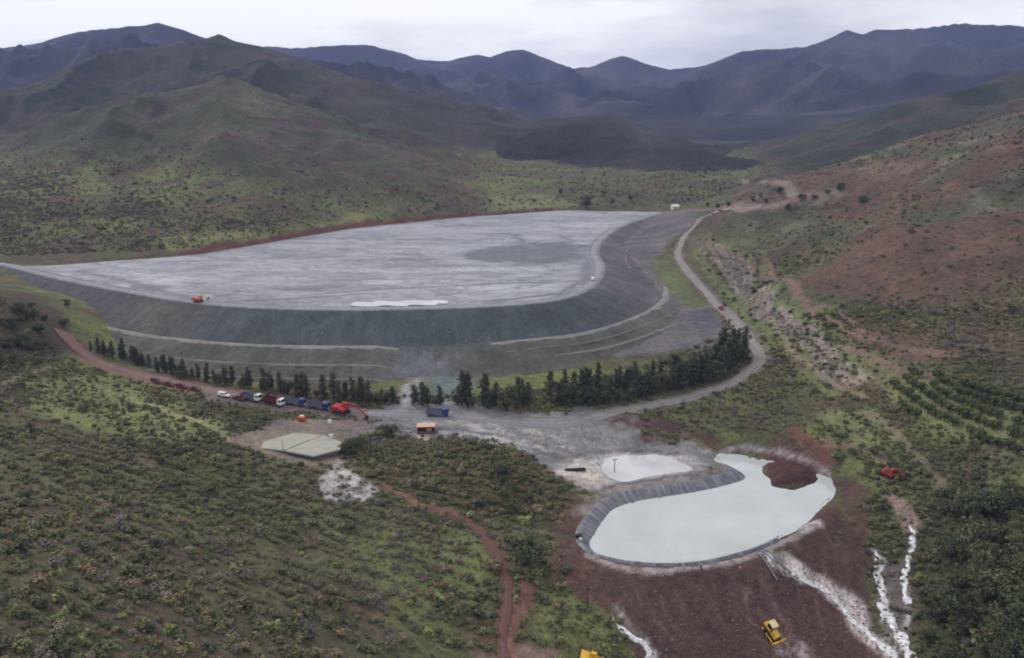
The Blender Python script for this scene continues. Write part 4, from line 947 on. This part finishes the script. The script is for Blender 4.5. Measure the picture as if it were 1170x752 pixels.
#@@
# ------------------------------------------------------------------ vehicles, buildings, people
class MB:
    def __init__(s): s.v = []; s.f = []
    def add(s, vs, fs):
        o = len(s.v); s.v += [tuple(map(float, v)) for v in vs]; s.f += [tuple(i+o for i in f) for f in fs]; return s
    def prism(s, prof, y0, y1, y0b=None, y1b=None):
        n = len(prof); vs = [(x, y0, z_) for x, z_ in prof]+[(x, y1, z_) for x, z_ in prof]
        return s.add(vs, [tuple(range(n)), tuple(range(2*n-1, n-1, -1))]+[(i, i+n, (i+1) % n+n, (i+1) % n) for i in range(n)])
    def box(s, x0, x1, y0, y1, z0, z1, tx=0, ty=0):
        vs = [(x0, y0, z0), (x1, y0, z0), (x1, y1, z0), (x0, y1, z0), (x0+tx, y0+ty, z1), (x1-tx, y0+ty, z1), (x1-tx, y1-ty, z1), (x0+tx, y1-ty, z1)]
        return s.add(vs, [(3, 2, 1, 0), (4, 5, 6, 7), (0, 1, 5, 4), (1, 2, 6, 5), (2, 3, 7, 6), (3, 0, 4, 7)])
    def cyly(s, cx, cz_, r, y0, y1, n=12):
        return s.prism([(cx+r*math.cos(2*math.pi*k/n), cz_+r*math.sin(2*math.pi*k/n)) for k in range(n)], y0, y1)
    def tube(s, P, R, seg=6):
        v, f = tube(P, R, seg); n = len(v); s.add(v, [tuple(q) for q in f.tolist()]+[tuple(range(seg)), tuple(range(n-1, n-seg-1, -1))]); return s
    def beam(s, a, b, wa, wb, y0, y1):                       # flat tapered bar in the xz plane
        a = np.array(a); b = np.array(b); t = (b-a)/np.linalg.norm(b-a); n = np.array([-t[1], t[0]])
        return s.prism([tuple(a-n*wa/2), tuple(b-n*wb/2), tuple(b+n*wb/2), tuple(a+n*wa/2)], y0, y1)
    def build(s, name, mat, parent=None, bevel=0.):
        me = bpy.data.meshes.new(name); me.from_pydata(s.v, [], s.f); me.materials.append(mat); 
        bm = bmesh.new(); bm.from_mesh(me); bmesh.ops.recalc_face_normals(bm, faces=bm.faces)
        if bevel: bmesh.ops.bevel(bm, geom=list(bm.edges), offset=bevel, segments=1, affect='EDGES', clamp_overlap=True)
        bm.to_mesh(me); bm.free(); me.update()
        return obj_of(name, me, parent)
def paintm(name, c, rough=.55):
    t = NT('paint_'+name, rough, .35); n = t.n('TexCoord').outputs['Object']
    col_ = t.mix(1., L4(*c), t.ramp(t.noise(1.1, 5, .65, n), (.3, .72), (.7, 1.15)), 'MULTIPLY')
    z_ = t.n('SeparateXYZ', {0: n}).outputs['Z']; low = t.ramp(z_, (.3, .5), (1.6, .12))
    t.color(t.mix(t.math('MULTIPLY', t.ramp(t.noise(2.3, 5, .7, n), (.35, .3), (.65, 1.)), low), col_, L4(122, 104, 92))); return t.m
M_RED = paintm('red', (168, 40, 46)); M_ORANGE = paintm('orange', (206, 70, 44)); M_YEL = paintm('yellow', (222, 176, 54)); M_BLUE = paintm('blue', (36, 58, 128)); M_DRED = paintm('dark_red', (96, 34, 38))
M_WHITE = paintm('white', (232, 232, 232)); M_CREAM = paintm('cream', (224, 206, 160)); M_LILAC = paintm('blue_grey', (98, 102, 126)); M_DARK = mat_plain('dark_steel', (44, 42, 44), .6, .3); M_TYRE = mat_plain('tyre', (30, 30, 30), .9, .1)
M_GLASS = mat_plain('vehicle_glass', (38, 46, 54), .12, .6, 0, .05); M_STEEL = mat_plain('steel', (130, 130, 134), .4, .5, .6); M_LAMP = mat_plain('lamp_glass', (225, 225, 215), .2, .5)
M_CONC = mat_plain('concrete', (158, 156, 146), .9, .2, 0, .12, .35); M_CONC2 = mat_plain('concrete_dark', (112, 108, 102), .9, .2, 0, .2, .6); M_WOOD = mat_plain('weathered_wood', (72, 62, 54), .9, .1, 0, .3); M_ROOF = mat_plain('roof_sheet', (196, 164, 146), .7, .3, 0, .12); M_BRICK = mat_plain('brick_wall', (120, 84, 74), .9, .1, 0, .2); M_HOSE = mat_plain('hose', (120, 128, 138), .5, .4)
def at(px, py): return hit(px, py)
def heading(a, b):
    p, q = hit(*a), hit(*b); return math.atan2(q[1]-p[1], q[0]-p[0])
def ground_pose(o, x, y, L_=3.):                              # lay a machine on the slope
    rz = o.rotation_euler.z; c, s = math.cos(rz), math.sin(rz)
    zf = float(H(x+c*L_, y+s*L_)); zb = float(H(x-c*L_, y-s*L_)); zl = float(H(x-s*1.2, y+c*1.2)); zr = float(H(x+s*1.2, y-c*1.2))
    return zf, zb, math.atan2(zf-zb, 2*L_), math.atan2(zl-zr, 2.4)
def place(o, x, y, L_=2., dz=.18, flat=None):
    if flat is not None: o.location = (x, y, flat); return
    zf, zb, pit, rol = ground_pose(o, x, y, L_)
    M = Matrix.Rotation(o.rotation_euler.z, 3, 'Z') @ Matrix.Rotation(-pit, 3, 'Y') @ Matrix.Rotation(rol, 3, 'X')
    o.rotation_euler = M.to_euler(); o.location = (x, y, (zf+zb)/2+dz)
def wheel(root, x, y, r, w):
    t = MB().cyly(x, r, r, y-w/2, y+w/2, 14).build('wheel', M_TYRE, root); MB().cyly(x, r, r*.55, y-w/2-.02, y+w/2+.02, 10).build('rim', M_STEEL, t)
def pickup(px, py, rz, mat, label, dz=.2, flat=None, xy=None, canopy=False):
    x, y = xy or at(px, py)[:2]; o = empty('pickup_truck', (x, y, 0), rz, label=label, cat='pickup truck')
    MB().prism([(-2.5,.45),(2.5,.45),(2.55,.9),(2.4,1.05),(1.1,1.12),(-2.5,1.12)], -.9, .9).build('body', mat, o, .04)
    cab = MB().prism([(-.75,1.1),(1.15,1.1),(.55,1.75),(-.6,1.78)], -.82, .82).build('cabin', mat, o, .05)
    MB().prism([(1.13,1.16),(.6,1.7),(.56,1.68),(1.06,1.16)], -.72, .72).build('windscreen', M_GLASS, cab)
    for s in (-1, 1): MB().prism([(-.6,1.2),(.9,1.2),(.5,1.66),(-.5,1.68)], s*.83-.01, s*.83+.01).build('side_window', M_GLASS, cab)
    MB().prism([(-.77,1.2),(-.64,1.66),(-.66,1.68),(-.8,1.2)], -.66, .66).build('rear_window', M_GLASS, cab)
    if canopy: MB().box(-2.4, -.8, -.85, .85, 1.12, 1.75, .06, .05).build('canopy', mat, o, .04)
    else:
        MB().box(-2.4, -.85, -.76, .76, 1.115, 1.13).build('bed_floor', M_DARK, o)
    for xx in (-1.55, 1.6):
        for yy in (-.82, .82): wheel(o, xx, yy, .38, .26)
    for s in (-1, 1): MB().box(2.5, 2.57, s*.65-.17, s*.65+.17, .75, .92).build('headlight', M_LAMP, o)
    place(o, x, y, 1.6, dz, flat); return o
def dump_truck(px, py, rz, cabm, bedm, label, dz=.2):
    x, y = at(px, py)[:2]; o = empty('dump_truck', (x, y, 0), rz, label=label, cat='dump truck')
    MB().box(-4.1, 4.0, -.45, .45, .75, 1.05).build('chassis', M_DARK, o)
    cab = MB().prism([(2.2,.8),(4.15,.8),(4.2,1.7),(4.0,3.0),(2.25,3.05),(2.2,1.2)], -1.2, 1.2).build('cab', cabm, o, .06)
    MB().prism([(4.2,1.85),(4.22,1.85),(4.04,2.8),(4.0,2.8)], -1.05, 1.05).build('windscreen', M_GLASS, cab)
    for s in (-1, 1): MB().box(2.9, 3.9, s*1.2-.015, s*1.2+.015, 1.85, 2.7, .08).build('side_window', M_GLASS, cab)
    MB().box(4.18, 4.26, -1., 1., 1.0, 1.5).build('grille', M_WHITE, cab)
    for s in (-1, 1): MB().box(4.15, 4.26, s*.95-.2, s*.95+.2, .85, 1.02).build('headlight', M_LAMP, o)
    b = MB(); b.box(-4.3, 1.95, -1.25, 1.25, 1.1, 1.25); b.box(-4.3, 1.95, -1.25, -1.15, 1.25, 2.6); b.box(-4.3, 1.95, 1.15, 1.25, 1.25, 2.6); b.box(1.83, 1.95, -1.15, 1.15, 1.25, 2.85); b.box(-4.3, -4.2, -1.15, 1.15, 1.25, 2.5); b.box(1.95, 2.9, -1.2, 1.2, 3.07, 3.15)
    bed = b.build('dump_bed', bedm, o)
    for k in range(6):
        for s in (-1, 1): MB().box(-3.9+k*1.1, -3.75+k*1.1, s*1.3-.05, s*1.3+.05, 1.15, 2.6).build('rib', bedm, bed)
    for xx in (-3.0, -1.7, 3.1):
        for yy in (-1.02, 1.02): wheel(o, xx, yy, .52, .36)
    place(o, x, y, 3, dz); return o
def excavator(px, py, rz, mat, label, dz=.15, size=1., elbow=(5.6, 3.9), tip=(7.9, 1.4), arm=None, swing=0., flat=None, xy=None):
    x, y = xy or at(px, py)[:2]; o = empty('excavator', (x, y, 0), rz, label=label, cat='excavator')
    tp = [(-2.1,.35),(-1.8,.05),(1.8,.05),(2.1,.35),(2.1,.6),(1.8,.9),(-1.8,.9),(-2.1,.6)]
    for s in (-1, 1):
        t = MB().prism(tp, s*1.2-.3, s*1.2+.3).build('track', M_DARK, o)
        for k in range(5): MB().cyly(-1.6+k*.8, .38, .24, s*1.2-.34, s*1.2+.34, 10).build('roller', M_STEEL, t)
    MB().box(-1.1, 1.1, -.9, .9, .45, .95).cyly(0, .95, .1, -.1, .1).build('undercarriage', M_DARK, o)
    MB().prism([(-2.6,1.1),(1.6,1.1),(1.6,1.7),(.2,1.9),(-.4,2.25),(-2.3,2.25),(-2.65,1.9)], -1.35, 1.35).build('house', mat, o, .06)
    MB().prism([(-3.05,1.15),(-2.62,1.12),(-2.62,2.2),(-2.95,2.0)], -1.3, 1.3).build('counterweight', M_DARK, o, .05)
    cab = MB().box(.0, 1.65, .3, 1.35, 1.6, 3.05, .08, .05).build('cab', mat, o, .05)
    MB().box(1.6, 1.66, .4, 1.25, 1.9, 2.9).build('windscreen', M_GLASS, cab); MB().box(.2, 1.45, 1.34, 1.39, 2.0, 2.9).build('side_window', M_GLASS, cab)
    am = arm or mat; e = np.array(elbow); tp_ = np.array(tip); base_ = np.array((1.0, 1.6)); mid = (base_+e)/2+np.array((-.35, .75))
    MB().beam(base_, mid, .5, .75, -.35, .05).beam(mid, e, .75, .4, -.34, .04).build('boom', am, o, .03)
    MB().beam(e+(e-tp_)/np.linalg.norm(e-tp_)*.7, tp_, .3, .34, -.3, 0.).build('stick', am, o, .03)
    MB().beam((1.3,1.7), (base_+mid)/2+np.array((.5,.0)), .16, .16, -.52, -.38).beam(mid+np.array((0,.45)), e+np.array((.1,.45)), .16, .16, -.22, -.08).build('hydraulic_ram', M_STEEL, o)
    b = MB().prism([(0,.1),(.25,.2),(.35,-.35),(.2,-.95),(-.35,-1.2),(-.85,-1.0),(-.8,-.85),(-.3,-.9),(0,-.6)], -.7, .4).build('bucket', M_DARK, o); b.location = (tp_[0], 0, tp_[1])
    o.scale = (size,)*3; place(o, x, y, 1.6, dz, flat); return o
def bulldozer(px, py, rz, label, dz=.1, size=1.):
    x, y = at(px, py)[:2]; o = empty('bulldozer', (x, y, 0), rz, label=label, cat='bulldozer')
    tp = [(-1.9,.5),(-1.5,.05),(1.4,.05),(1.85,.5),(1.75,.85),(-1.6,1.0)]
    for s in (-1, 1):
        t = MB().prism(tp, s*1.05-.27, s*1.05+.27).build('track', M_DARK, o)
        MB().cyly(-1.45, .52, .36, s*1.05-.3, s*1.05+.3).build('sprocket', M_YEL, t); MB().cyly(1.35, .45, .3, s*1.05-.3, s*1.05+.3).build('idler', M_YEL, t)
    MB().box(-1.7, 1.7, -.75, .75, .5, 1.05).build('frame', M_YEL, o, .04)
    MB().prism([(.1,1.05),(1.75,1.0),(1.8,1.75),(.1,1.95)], -.6, .6).build('hood', M_YEL, o, .05)
    MB().box(1.76, 1.84, -.5, .5, 1.05, 1.7).build('grille', M_DARK, o); MB().tube([(.9,.35,1.85),(.9,.35,2.5)], [.06,.05]).build('exhaust', M_DARK, o)
    MB().box(-1.8, -.1, -.9, .9, 1.05, 1.5).build('fender', M_YEL, o, .04)
    cab = MB().box(-1.45, -.05, -.72, .72, 1.5, 2.75, .1, .07).build('cab', M_GLASS, o, .03)
    MB().box(-1.7, .1, -.9, .9, 2.76, 2.94, .1, .1).build('cab_roof', M_CREAM, cab)
    for xx in (-1.42, -.12):
        for yy in (-.68, .68): MB().tube([(xx, yy, 1.5), (xx+(.08 if xx < -1 else -.08), yy*.92, 2.78)], [.06, .06], 4).build('pillar', M_YEL, cab)
    MB().prism([(2.3,.1),(2.5,.05),(2.42,.55),(2.5,1.05),(2.72,1.3),(2.6,1.36),(2.32,1.1),(2.25,.6)], -1.75, 1.75).build('blade', M_YEL, o)
    for s in (-1, 1): MB().tube([(-.3, s*1.4, .5), (2.3, s*1.4, .5)], [.12, .12], 6).build('push_arm', M_YEL, o)
    r = MB().box(-2.3, -1.8, -.6, .6, .6, 1.1).build('ripper', M_YEL, o)
    for yy in (-.4, .4): MB().box(-2.5, -2.3, yy-.06, yy+.06, .1, 1.3).build('ripper_tooth', M_DARK, r)
    o.scale = (size,)*3; place(o, x, y, 1.8, dz); return o
# vehicles queued along the reddish road
h_road = heading((190, 436.5), (230, 444.5)); h_road2 = heading((330, 461), (400, 470))
for k, (px, py) in enumerate([(179,438),(193,441),(208,444),(223,447)]):
    pickup(px, py, h_road+random.uniform(-.08, .08), M_DRED, ['dark red pickup farthest up the reddish road of the four', 'second dark red pickup down the reddish road', 'third dark red pickup down the reddish road', 'fourth dark red pickup, next above the white pickup'][k], canopy=(k % 2 == 0))
pickup(256, 454, h_road, M_WHITE, 'white pickup on the reddish road between red pickups and trucks', canopy=True)
pickup(273, 457.5, h_road, M_DRED, 'dark red pickup parked just below the white pickup')
dump_truck(287, 458, h_road, M_WHITE, M_LILAC, 'white cabbed truck with blue grey bed at the head of the trucks')
excavator(303, 458, h_road+.5, M_DARK, 'black excavator standing among the trucks on the reddish road', size=.75, elbow=(3.6, 4.6), tip=(5.2, 3.0))
dump_truck(313, 462.5, h_road, M_WHITE, M_DRED, 'truck with red bed and white cab beside the black excavator')
dump_truck(337, 464, h_road2, M_BLUE, M_LILAC, 'blue cabbed dump truck behind the truck nearest the red excavator')
dump_truck(364, 468, h_road2, M_BLUE, M_LILAC, 'blue cabbed dump truck directly behind the red excavator')
excavator(390, 473, h_road2-.22, M_RED, 'large red excavator reaching its bucket down to the mud', size=1.35, elbow=(5.2, 3.3), tip=(8.2, 1.0))
dump_truck(500, 476, heading((480, 475), (530, 477)), M_BLUE, M_LILAC, 'blue dump truck alone on the grey muddy road')
bulldozer(880, 724, heading((872, 708), (890, 735)), 'yellow bulldozer with cream roof working on the red embankment', size=1.12)
excavator(1017, 545, heading((1010, 540), (1030, 548)), M_RED, 'red excavator clearing scrub above the foaming brooks', elbow=(3.4, 4.6), tip=(5.6, 2.4), size=.9)
excavator(672, 756, heading((672, 756), (690, 762)), M_YEL, 'yellow excavator beside the red track at the foot of the embankment', size=.85, elbow=(3.6, 3.2), tip=(5.2, 1.2))
p = PZ(225, 347, DZ); excavator(0, 0, -.15, M_ORANGE, 'orange excavator parked on the crest of the dam', xy=(p[0], p[1]+2), flat=20.35, size=.95, elbow=(3.6, 4.6), tip=(5.6, 2.6), arm=M_CREAM)
p = PZ(677, 321, DZ); pickup(0, 0, 1.45, M_WHITE, 'white pickup parked on the rounded corner of the dam crest', xy=(p[0], p[1]), flat=20.45, canopy=True)
pickup(824, 354, heading((835, 362), (812, 340)), M_RED, 'bright red pickup on the gravel road beside the dam flank')
# orange compressor trailer by the pad
def trailer():
    x, y, z_ = at(345, 481); o = empty('compressor_trailer', (x, y, z_), h_road2, label='small orange trailer with white tank between trucks and concrete pad', cat='trailer')
    MB().box(-1.6, 1.4, -.8, .8, .5, 1.5, .1, .06).build('body', M_ORANGE, o, .05); MB().tube([(-.6, 0, 1.85), (.8, 0, 1.85)], [.42, .42], 10).build('tank', M_WHITE, o); MB().tube([(1.3, 0, .6), (2.5, 0, .45)], [.06, .05]).build('drawbar', M_DARK, o)
    for s in (-1, 1): wheel(o, -.2, s*.85, .36, .22)
trailer()
def drum(px, py, label, zz=None):
    x, y, z_ = at(px, py); o = empty('water_tank', (x, y, z_ if zz is None else zz), 0, label=label, cat='tank')
    n = 14; P = [(0, 0, 0), (0, 0, .1), (0, 0, 1.3), (0, 0, 1.5)]
    MB().tube(P, [.68, .7, .7, .5], n).build('barrel', M_WHITE, o); MB().tube([(0, 0, 1.5), (0, 0, 1.62)], [.26, .26], 10).build('lid', M_DARK, o)
drum(377, 484, 'white tank on the bare ground by the red excavator'); 
# concrete pad of two panels
def pad():
    z0 = at(335, 508)[2]+1.15
    o = empty('concrete_pad', (0, 0, 0), label='pale concrete pad of two panels on the bare terrace', cat='concrete pad')
    for k, P in enumerate(([(281,510),(336,494.5),(368,497),(324.5,514.5)], [(326,515),(369.5,497),(390,505),(389,513),(358,521)])):
        Q = [PZ(px, py, z0+.04*k) for px, py in P]; n = len(Q)
        MB().add([(q[0], q[1], q[2]-.45) for q in Q]+Q, [tuple(range(n)), tuple(range(n, 2*n))]+[(i, (i+1) % n, (i+1) % n+n, i+n) for i in range(n)]).build('panel', M_CONC, o, .03)
    Q = [PZ(px, py, z0-.5) for px, py in [(284,511),(336,496),(388,506),(387,513),(358,520),(325,515)]]; n = len(Q)
    MB().add([(q[0], q[1], q[2]-3.5) for q in Q]+Q, [tuple(range(n)), tuple(range(n, 2*n))]+[(i, (i+1) % n, (i+1) % n+n, i+n) for i in range(n)]).build('tank_wall', M_CONC2, o)
    p = PZ(379, 507, z0+.05); drum(379, 507, 'white tank standing on the concrete pad', p[2])
    q = PZ(323, 514, z0); e = empty('vent_post', (q[0], q[1]+.5, q[2]-.1), label='thin dark post on the joint of the concrete pad', cat='post'); MB().tube([(0,0,0),(0,0,3.2)], [.09,.07]).build('post', M_DARK, e); MB().box(-.3,.3,-.3,.3,0,.14).build('foot_plate', M_DARK, e)
    w = PZ(300, 508, z0); 
pad()
def shed():
    x, y, z_ = at(487, 494); o = empty('open_shed', (x, y, z_), .06, label='small open shed with flat tan roof beside the grey road', cat='shed')
    MB().box(-3.2, 3.2, -1.9, 1.9, 2.6, 2.8).build('roof', M_ROOF, o); MB().box(-2.9, 2.9, 1.5, 1.65, 0, 2.58).build('back_wall', M_BRICK, o); MB().box(-2.9, 2.9, -1.6, -1.45, 0, .95).build('low_wall', M_BRICK, o)
    for s in (-1, 1): MB().box(s*2.9-.08, s*2.9+.08, -1.44, 1.49, 0, 1.6).build('side_wall', M_BRICK, o)
    for xx in (-2.85, -1., .9, 2.85): MB().box(xx-.08, xx+.08, -1.76, -1.61, -.2, 2.59).build('post', M_WOOD, o)
    MB().box(.2, 1.8, -.4, .4, 0, 1.5).build('cabinet', M_CREAM, o)
shed()
def utility_pole(px, py, h, label, rz=.4):
    x, y, z_ = at(px, py); o = empty('utility_pole', (x, y, z_-.2), rz, label=label, cat='utility pole')
    MB().tube([(0, 0, 0), (0, 0, h)], [.15, .1], 8).build('pole', M_WOOD, o)
    c = MB().box(-1., 1., -.06, .06, h-.55, h-.4).build('crossarm', M_WOOD, o)
    for xx in (-.9, 0, .9): MB().tube([(xx, 0, h-.4), (xx, 0, h-.18)], [.05, .04], 6).build('insulator', M_CREAM, c)
utility_pole(479, 588, 6.5, 'wooden utility pole in the scrub beside the upper red track'); utility_pole(671, 697, 6.5, 'wooden utility pole on the grass below the pond embankment'); utility_pole(702, 541, 5.5, 'thin wooden pole standing in the small white basin')
utility_pole(424, 520, 7, 'wooden utility pole behind the dark trees by the concrete pad')
def beam():
    x, y, z_ = at(657, 538); o = empty('mud_sluice', (x, y, z_), .12, label='dark low concrete sluice lying in the grey mud', cat='sluice')
    MB().box(-3.4, 3.4, -.5, -.35, -.2, .75).build('side_wall', M_DARK, o); MB().box(-3.4, 3.4, .35, .5, -.2, .75).build('side_wall', M_DARK, o); MB().box(-3.4, 3.4, -.34, .34, -.2, .1).build('floor', M_DARK, o); MB().box(-3.2, -3.05, -.34, .34, .1, .8).build('gate', M_STEEL, o)
beam()
def house(px, py, rz, w, label, roofm):
    x, y, z_ = at(px, py); o = empty('farm_house', (x, y, z_), rz, label=label, cat='house')
    MB().box(-w, w, -w*.6, w*.6, -.4, 2.8).build('wall', M_WHITE, o)
    MB().prism([(-w*.75, 2.81), (w*.75, 2.81), (0, 4.6)], -w*1.1, w*1.1).build('roof', roofm, o).rotation_euler = (0, 0, math.pi/2)
    for xx in (-.55*w, .55*w): MB().box(xx-.5, xx+.5, -w*.6-.03, -w*.6+.03, 1., 2.2).build('window', M_GLASS, o)
    MB().box(-.45, .45, -w*.6-.03, -w*.6+.03, -.1, 2.1).build('door', M_WOOD, o)
house(771, 239, .3, 3.4, 'white farm house at the far end of the dam', M_WHITE)
# hoses carrying water over the embankment
for k, (a, b, c, d) in enumerate([((868,630),(876,634),(886,646),(896,660)), ((872,629),(881,633),(892,645),(904,656)), ((864,632),(870,637),(878,648),(888,664))]):
    Q = hits([a, b, c, d]); L_ = smooth_line([(q[0], q[1], q[2]+.35) for q in Q], .8); L_[:, 2] = np.maximum(L_[:, 2], H(L_[:, 0], L_[:, 1])+.22)
    tag(MB().tube(L_, [.2]*len(L_), 8).build('drain_hose', M_HOSE), 'fat grey hose draining the pond over the red embankment', 'hose', 'drain hoses over the embankment')
def pump():
    x, y, z_ = at(661, 616); o = empty('pump', (x, y, max(z_, -6.4)), .9, label='dark pump with white hood on the left rim of the pond', cat='pump')
    MB().box(-.9, .9, -.6, .6, .12, 1.15, .1, .08).build('housing', M_DARK, o, .05); MB().box(-1.1, -.55, -1.7, -.75, .1, .75, .08, .08).build('hood', M_WHITE, o, .04); MB().tube([(.8, 0, .6), (1.9, 0, .2), (3.1, .2, -.9)], [.16, .16, .16], 8).build('suction_pipe', M_HOSE, o)
    MB().box(-1.2, 1.1, -.5, .5, -.1, .12).build('skid', M_STEEL, o)
pump()
# people: one continuous figure each
def mat_person(name, top, legs):
    t = NT(name, .9, .1); z_ = t.n('SeparateXYZ', {0: t.n('TexCoord').outputs['Object']}).outputs['Z']
    t.color(t.ramp(t.math('DIVIDE', z_, 2.), (0., L4(40, 34, 30)), (.05, L4(*legs)), (.46, L4(*top)), (.755, L4(150, 108, 88)))); 
    for n_ in t.N:
        if n_.type == 'VALTORGB': n_.color_ramp.interpolation = 'CONSTANT'
    return t.m
M_HAT = mat_plain('hard_hat', (236, 226, 200), .4, .4)
def person(px, py, rz, label, mat, xyz=None):
    x, y, z_ = xyz or at(px, py)
    J = [((0,0,.95),.15), ((0,0,1.2),.15), ((0,0,1.42),.15), ((0,0,1.52),.07), ((0.01,0,1.62),.1), ((0,0,1.72),.09),
         ((0,.1,.88),.1), ((.04,.12,.5),.075), ((0,.13,.1),.05), ((.16,.14,.05),.04), ((0,-.1,.88),.1), ((-.03,-.13,.5),.075), ((-.06,-.14,.1),.05), ((.1,-.15,.05),.04),
         ((0,.2,1.4),.07), ((.03,.27,1.15),.05), ((.16,.26,.93),.035), ((.22,.25,.87),.03), ((0,-.2,1.4),.07), ((.02,-.28,1.15),.05), ((.12,-.28,.92),.035), ((.17,-.27,.85),.03)]
    E = [(0,1),(1,2),(2,3),(3,4),(4,5),(0,6),(6,7),(7,8),(8,9),(0,10),(10,11),(11,12),(12,13),(2,14),(14,15),(15,16),(16,17),(2,18),(18,19),(19,20),(20,21)]
    bm = bmesh.new(); ly = bm.verts.layers.skin.verify(); vs = [bm.verts.new(j[0]) for j in J]
    for a, b in E: bm.edges.new((vs[a], vs[b]))
    for v, j in zip(vs, J): v[ly].radius = (j[1], j[1]*.9)
    vs[0][ly].use_root = True
    me = bpy.data.meshes.new('person'); bm.to_mesh(me); bm.free(); me.materials.append(mat)
    o = obj_of('person', me); o.location = (x, y, z_); o.rotation_euler = (0, 0, rz); o.modifiers.new('skin', 'SKIN'); s = o.modifiers.new('sub', 'SUBSURF'); s.levels = 1; s.render_levels = 1
    tag(o, label, 'person')
    MB().tube([(0,0,1.7),(0,0,1.74),(0,0,1.84),(0,0,1.88)], [.16,.13,.11,.04], 10).build('hard_hat', M_HAT, o)
    return o
MP1 = mat_person('clothes_dark', (52, 48, 60), (40, 40, 50)); MP2 = mat_person('clothes_orange', (196, 92, 50), (50, 54, 76))
person(801, 652, 2., 'person in dark clothes and pale hard hat standing on the pond rim', MP1)
person(845, 655, 1.2, 'person in orange vest standing on red soil below the pond rim', MP2)
person(457, 488, .5, 'person in orange vest standing by the grey green tree near the shed', MP2)

# ------------------------------------------------------------------ air
def haze():
    zt = float(Z.max())+25; zb = float(Z.min())-15; W_ = 6200.
    me = bpy.data.meshes.new('haze'); me.from_pydata([(x, y, z_) for z_ in (zb, zt) for x, y in ((-W_, -400), (W_, -400), (W_, 7000), (-W_, 7000))], [], [(3,2,1,0),(4,5,6,7),(0,1,5,4),(1,2,6,5),(2,3,7,6),(3,0,4,7)])
    m_ = bpy.data.materials.new('haze'); m_.use_nodes = True; N = m_.node_tree.nodes; N.clear(); out = N.new('ShaderNodeOutputMaterial'); v = N.new('ShaderNodeVolumePrincipled')
    v.inputs['Color'].default_value = (.40, .48, 1.0, 1); v.inputs['Density'].default_value = HAZE; v.inputs['Anisotropy'].default_value = .1
    m_.node_tree.links.new(v.outputs[0], out.inputs['Volume']); me.materials.append(m_)
    tag(obj_of('haze', me), 'thin bluish haze in the valley air', kind='stuff')
HAZE = 8e-5
haze()
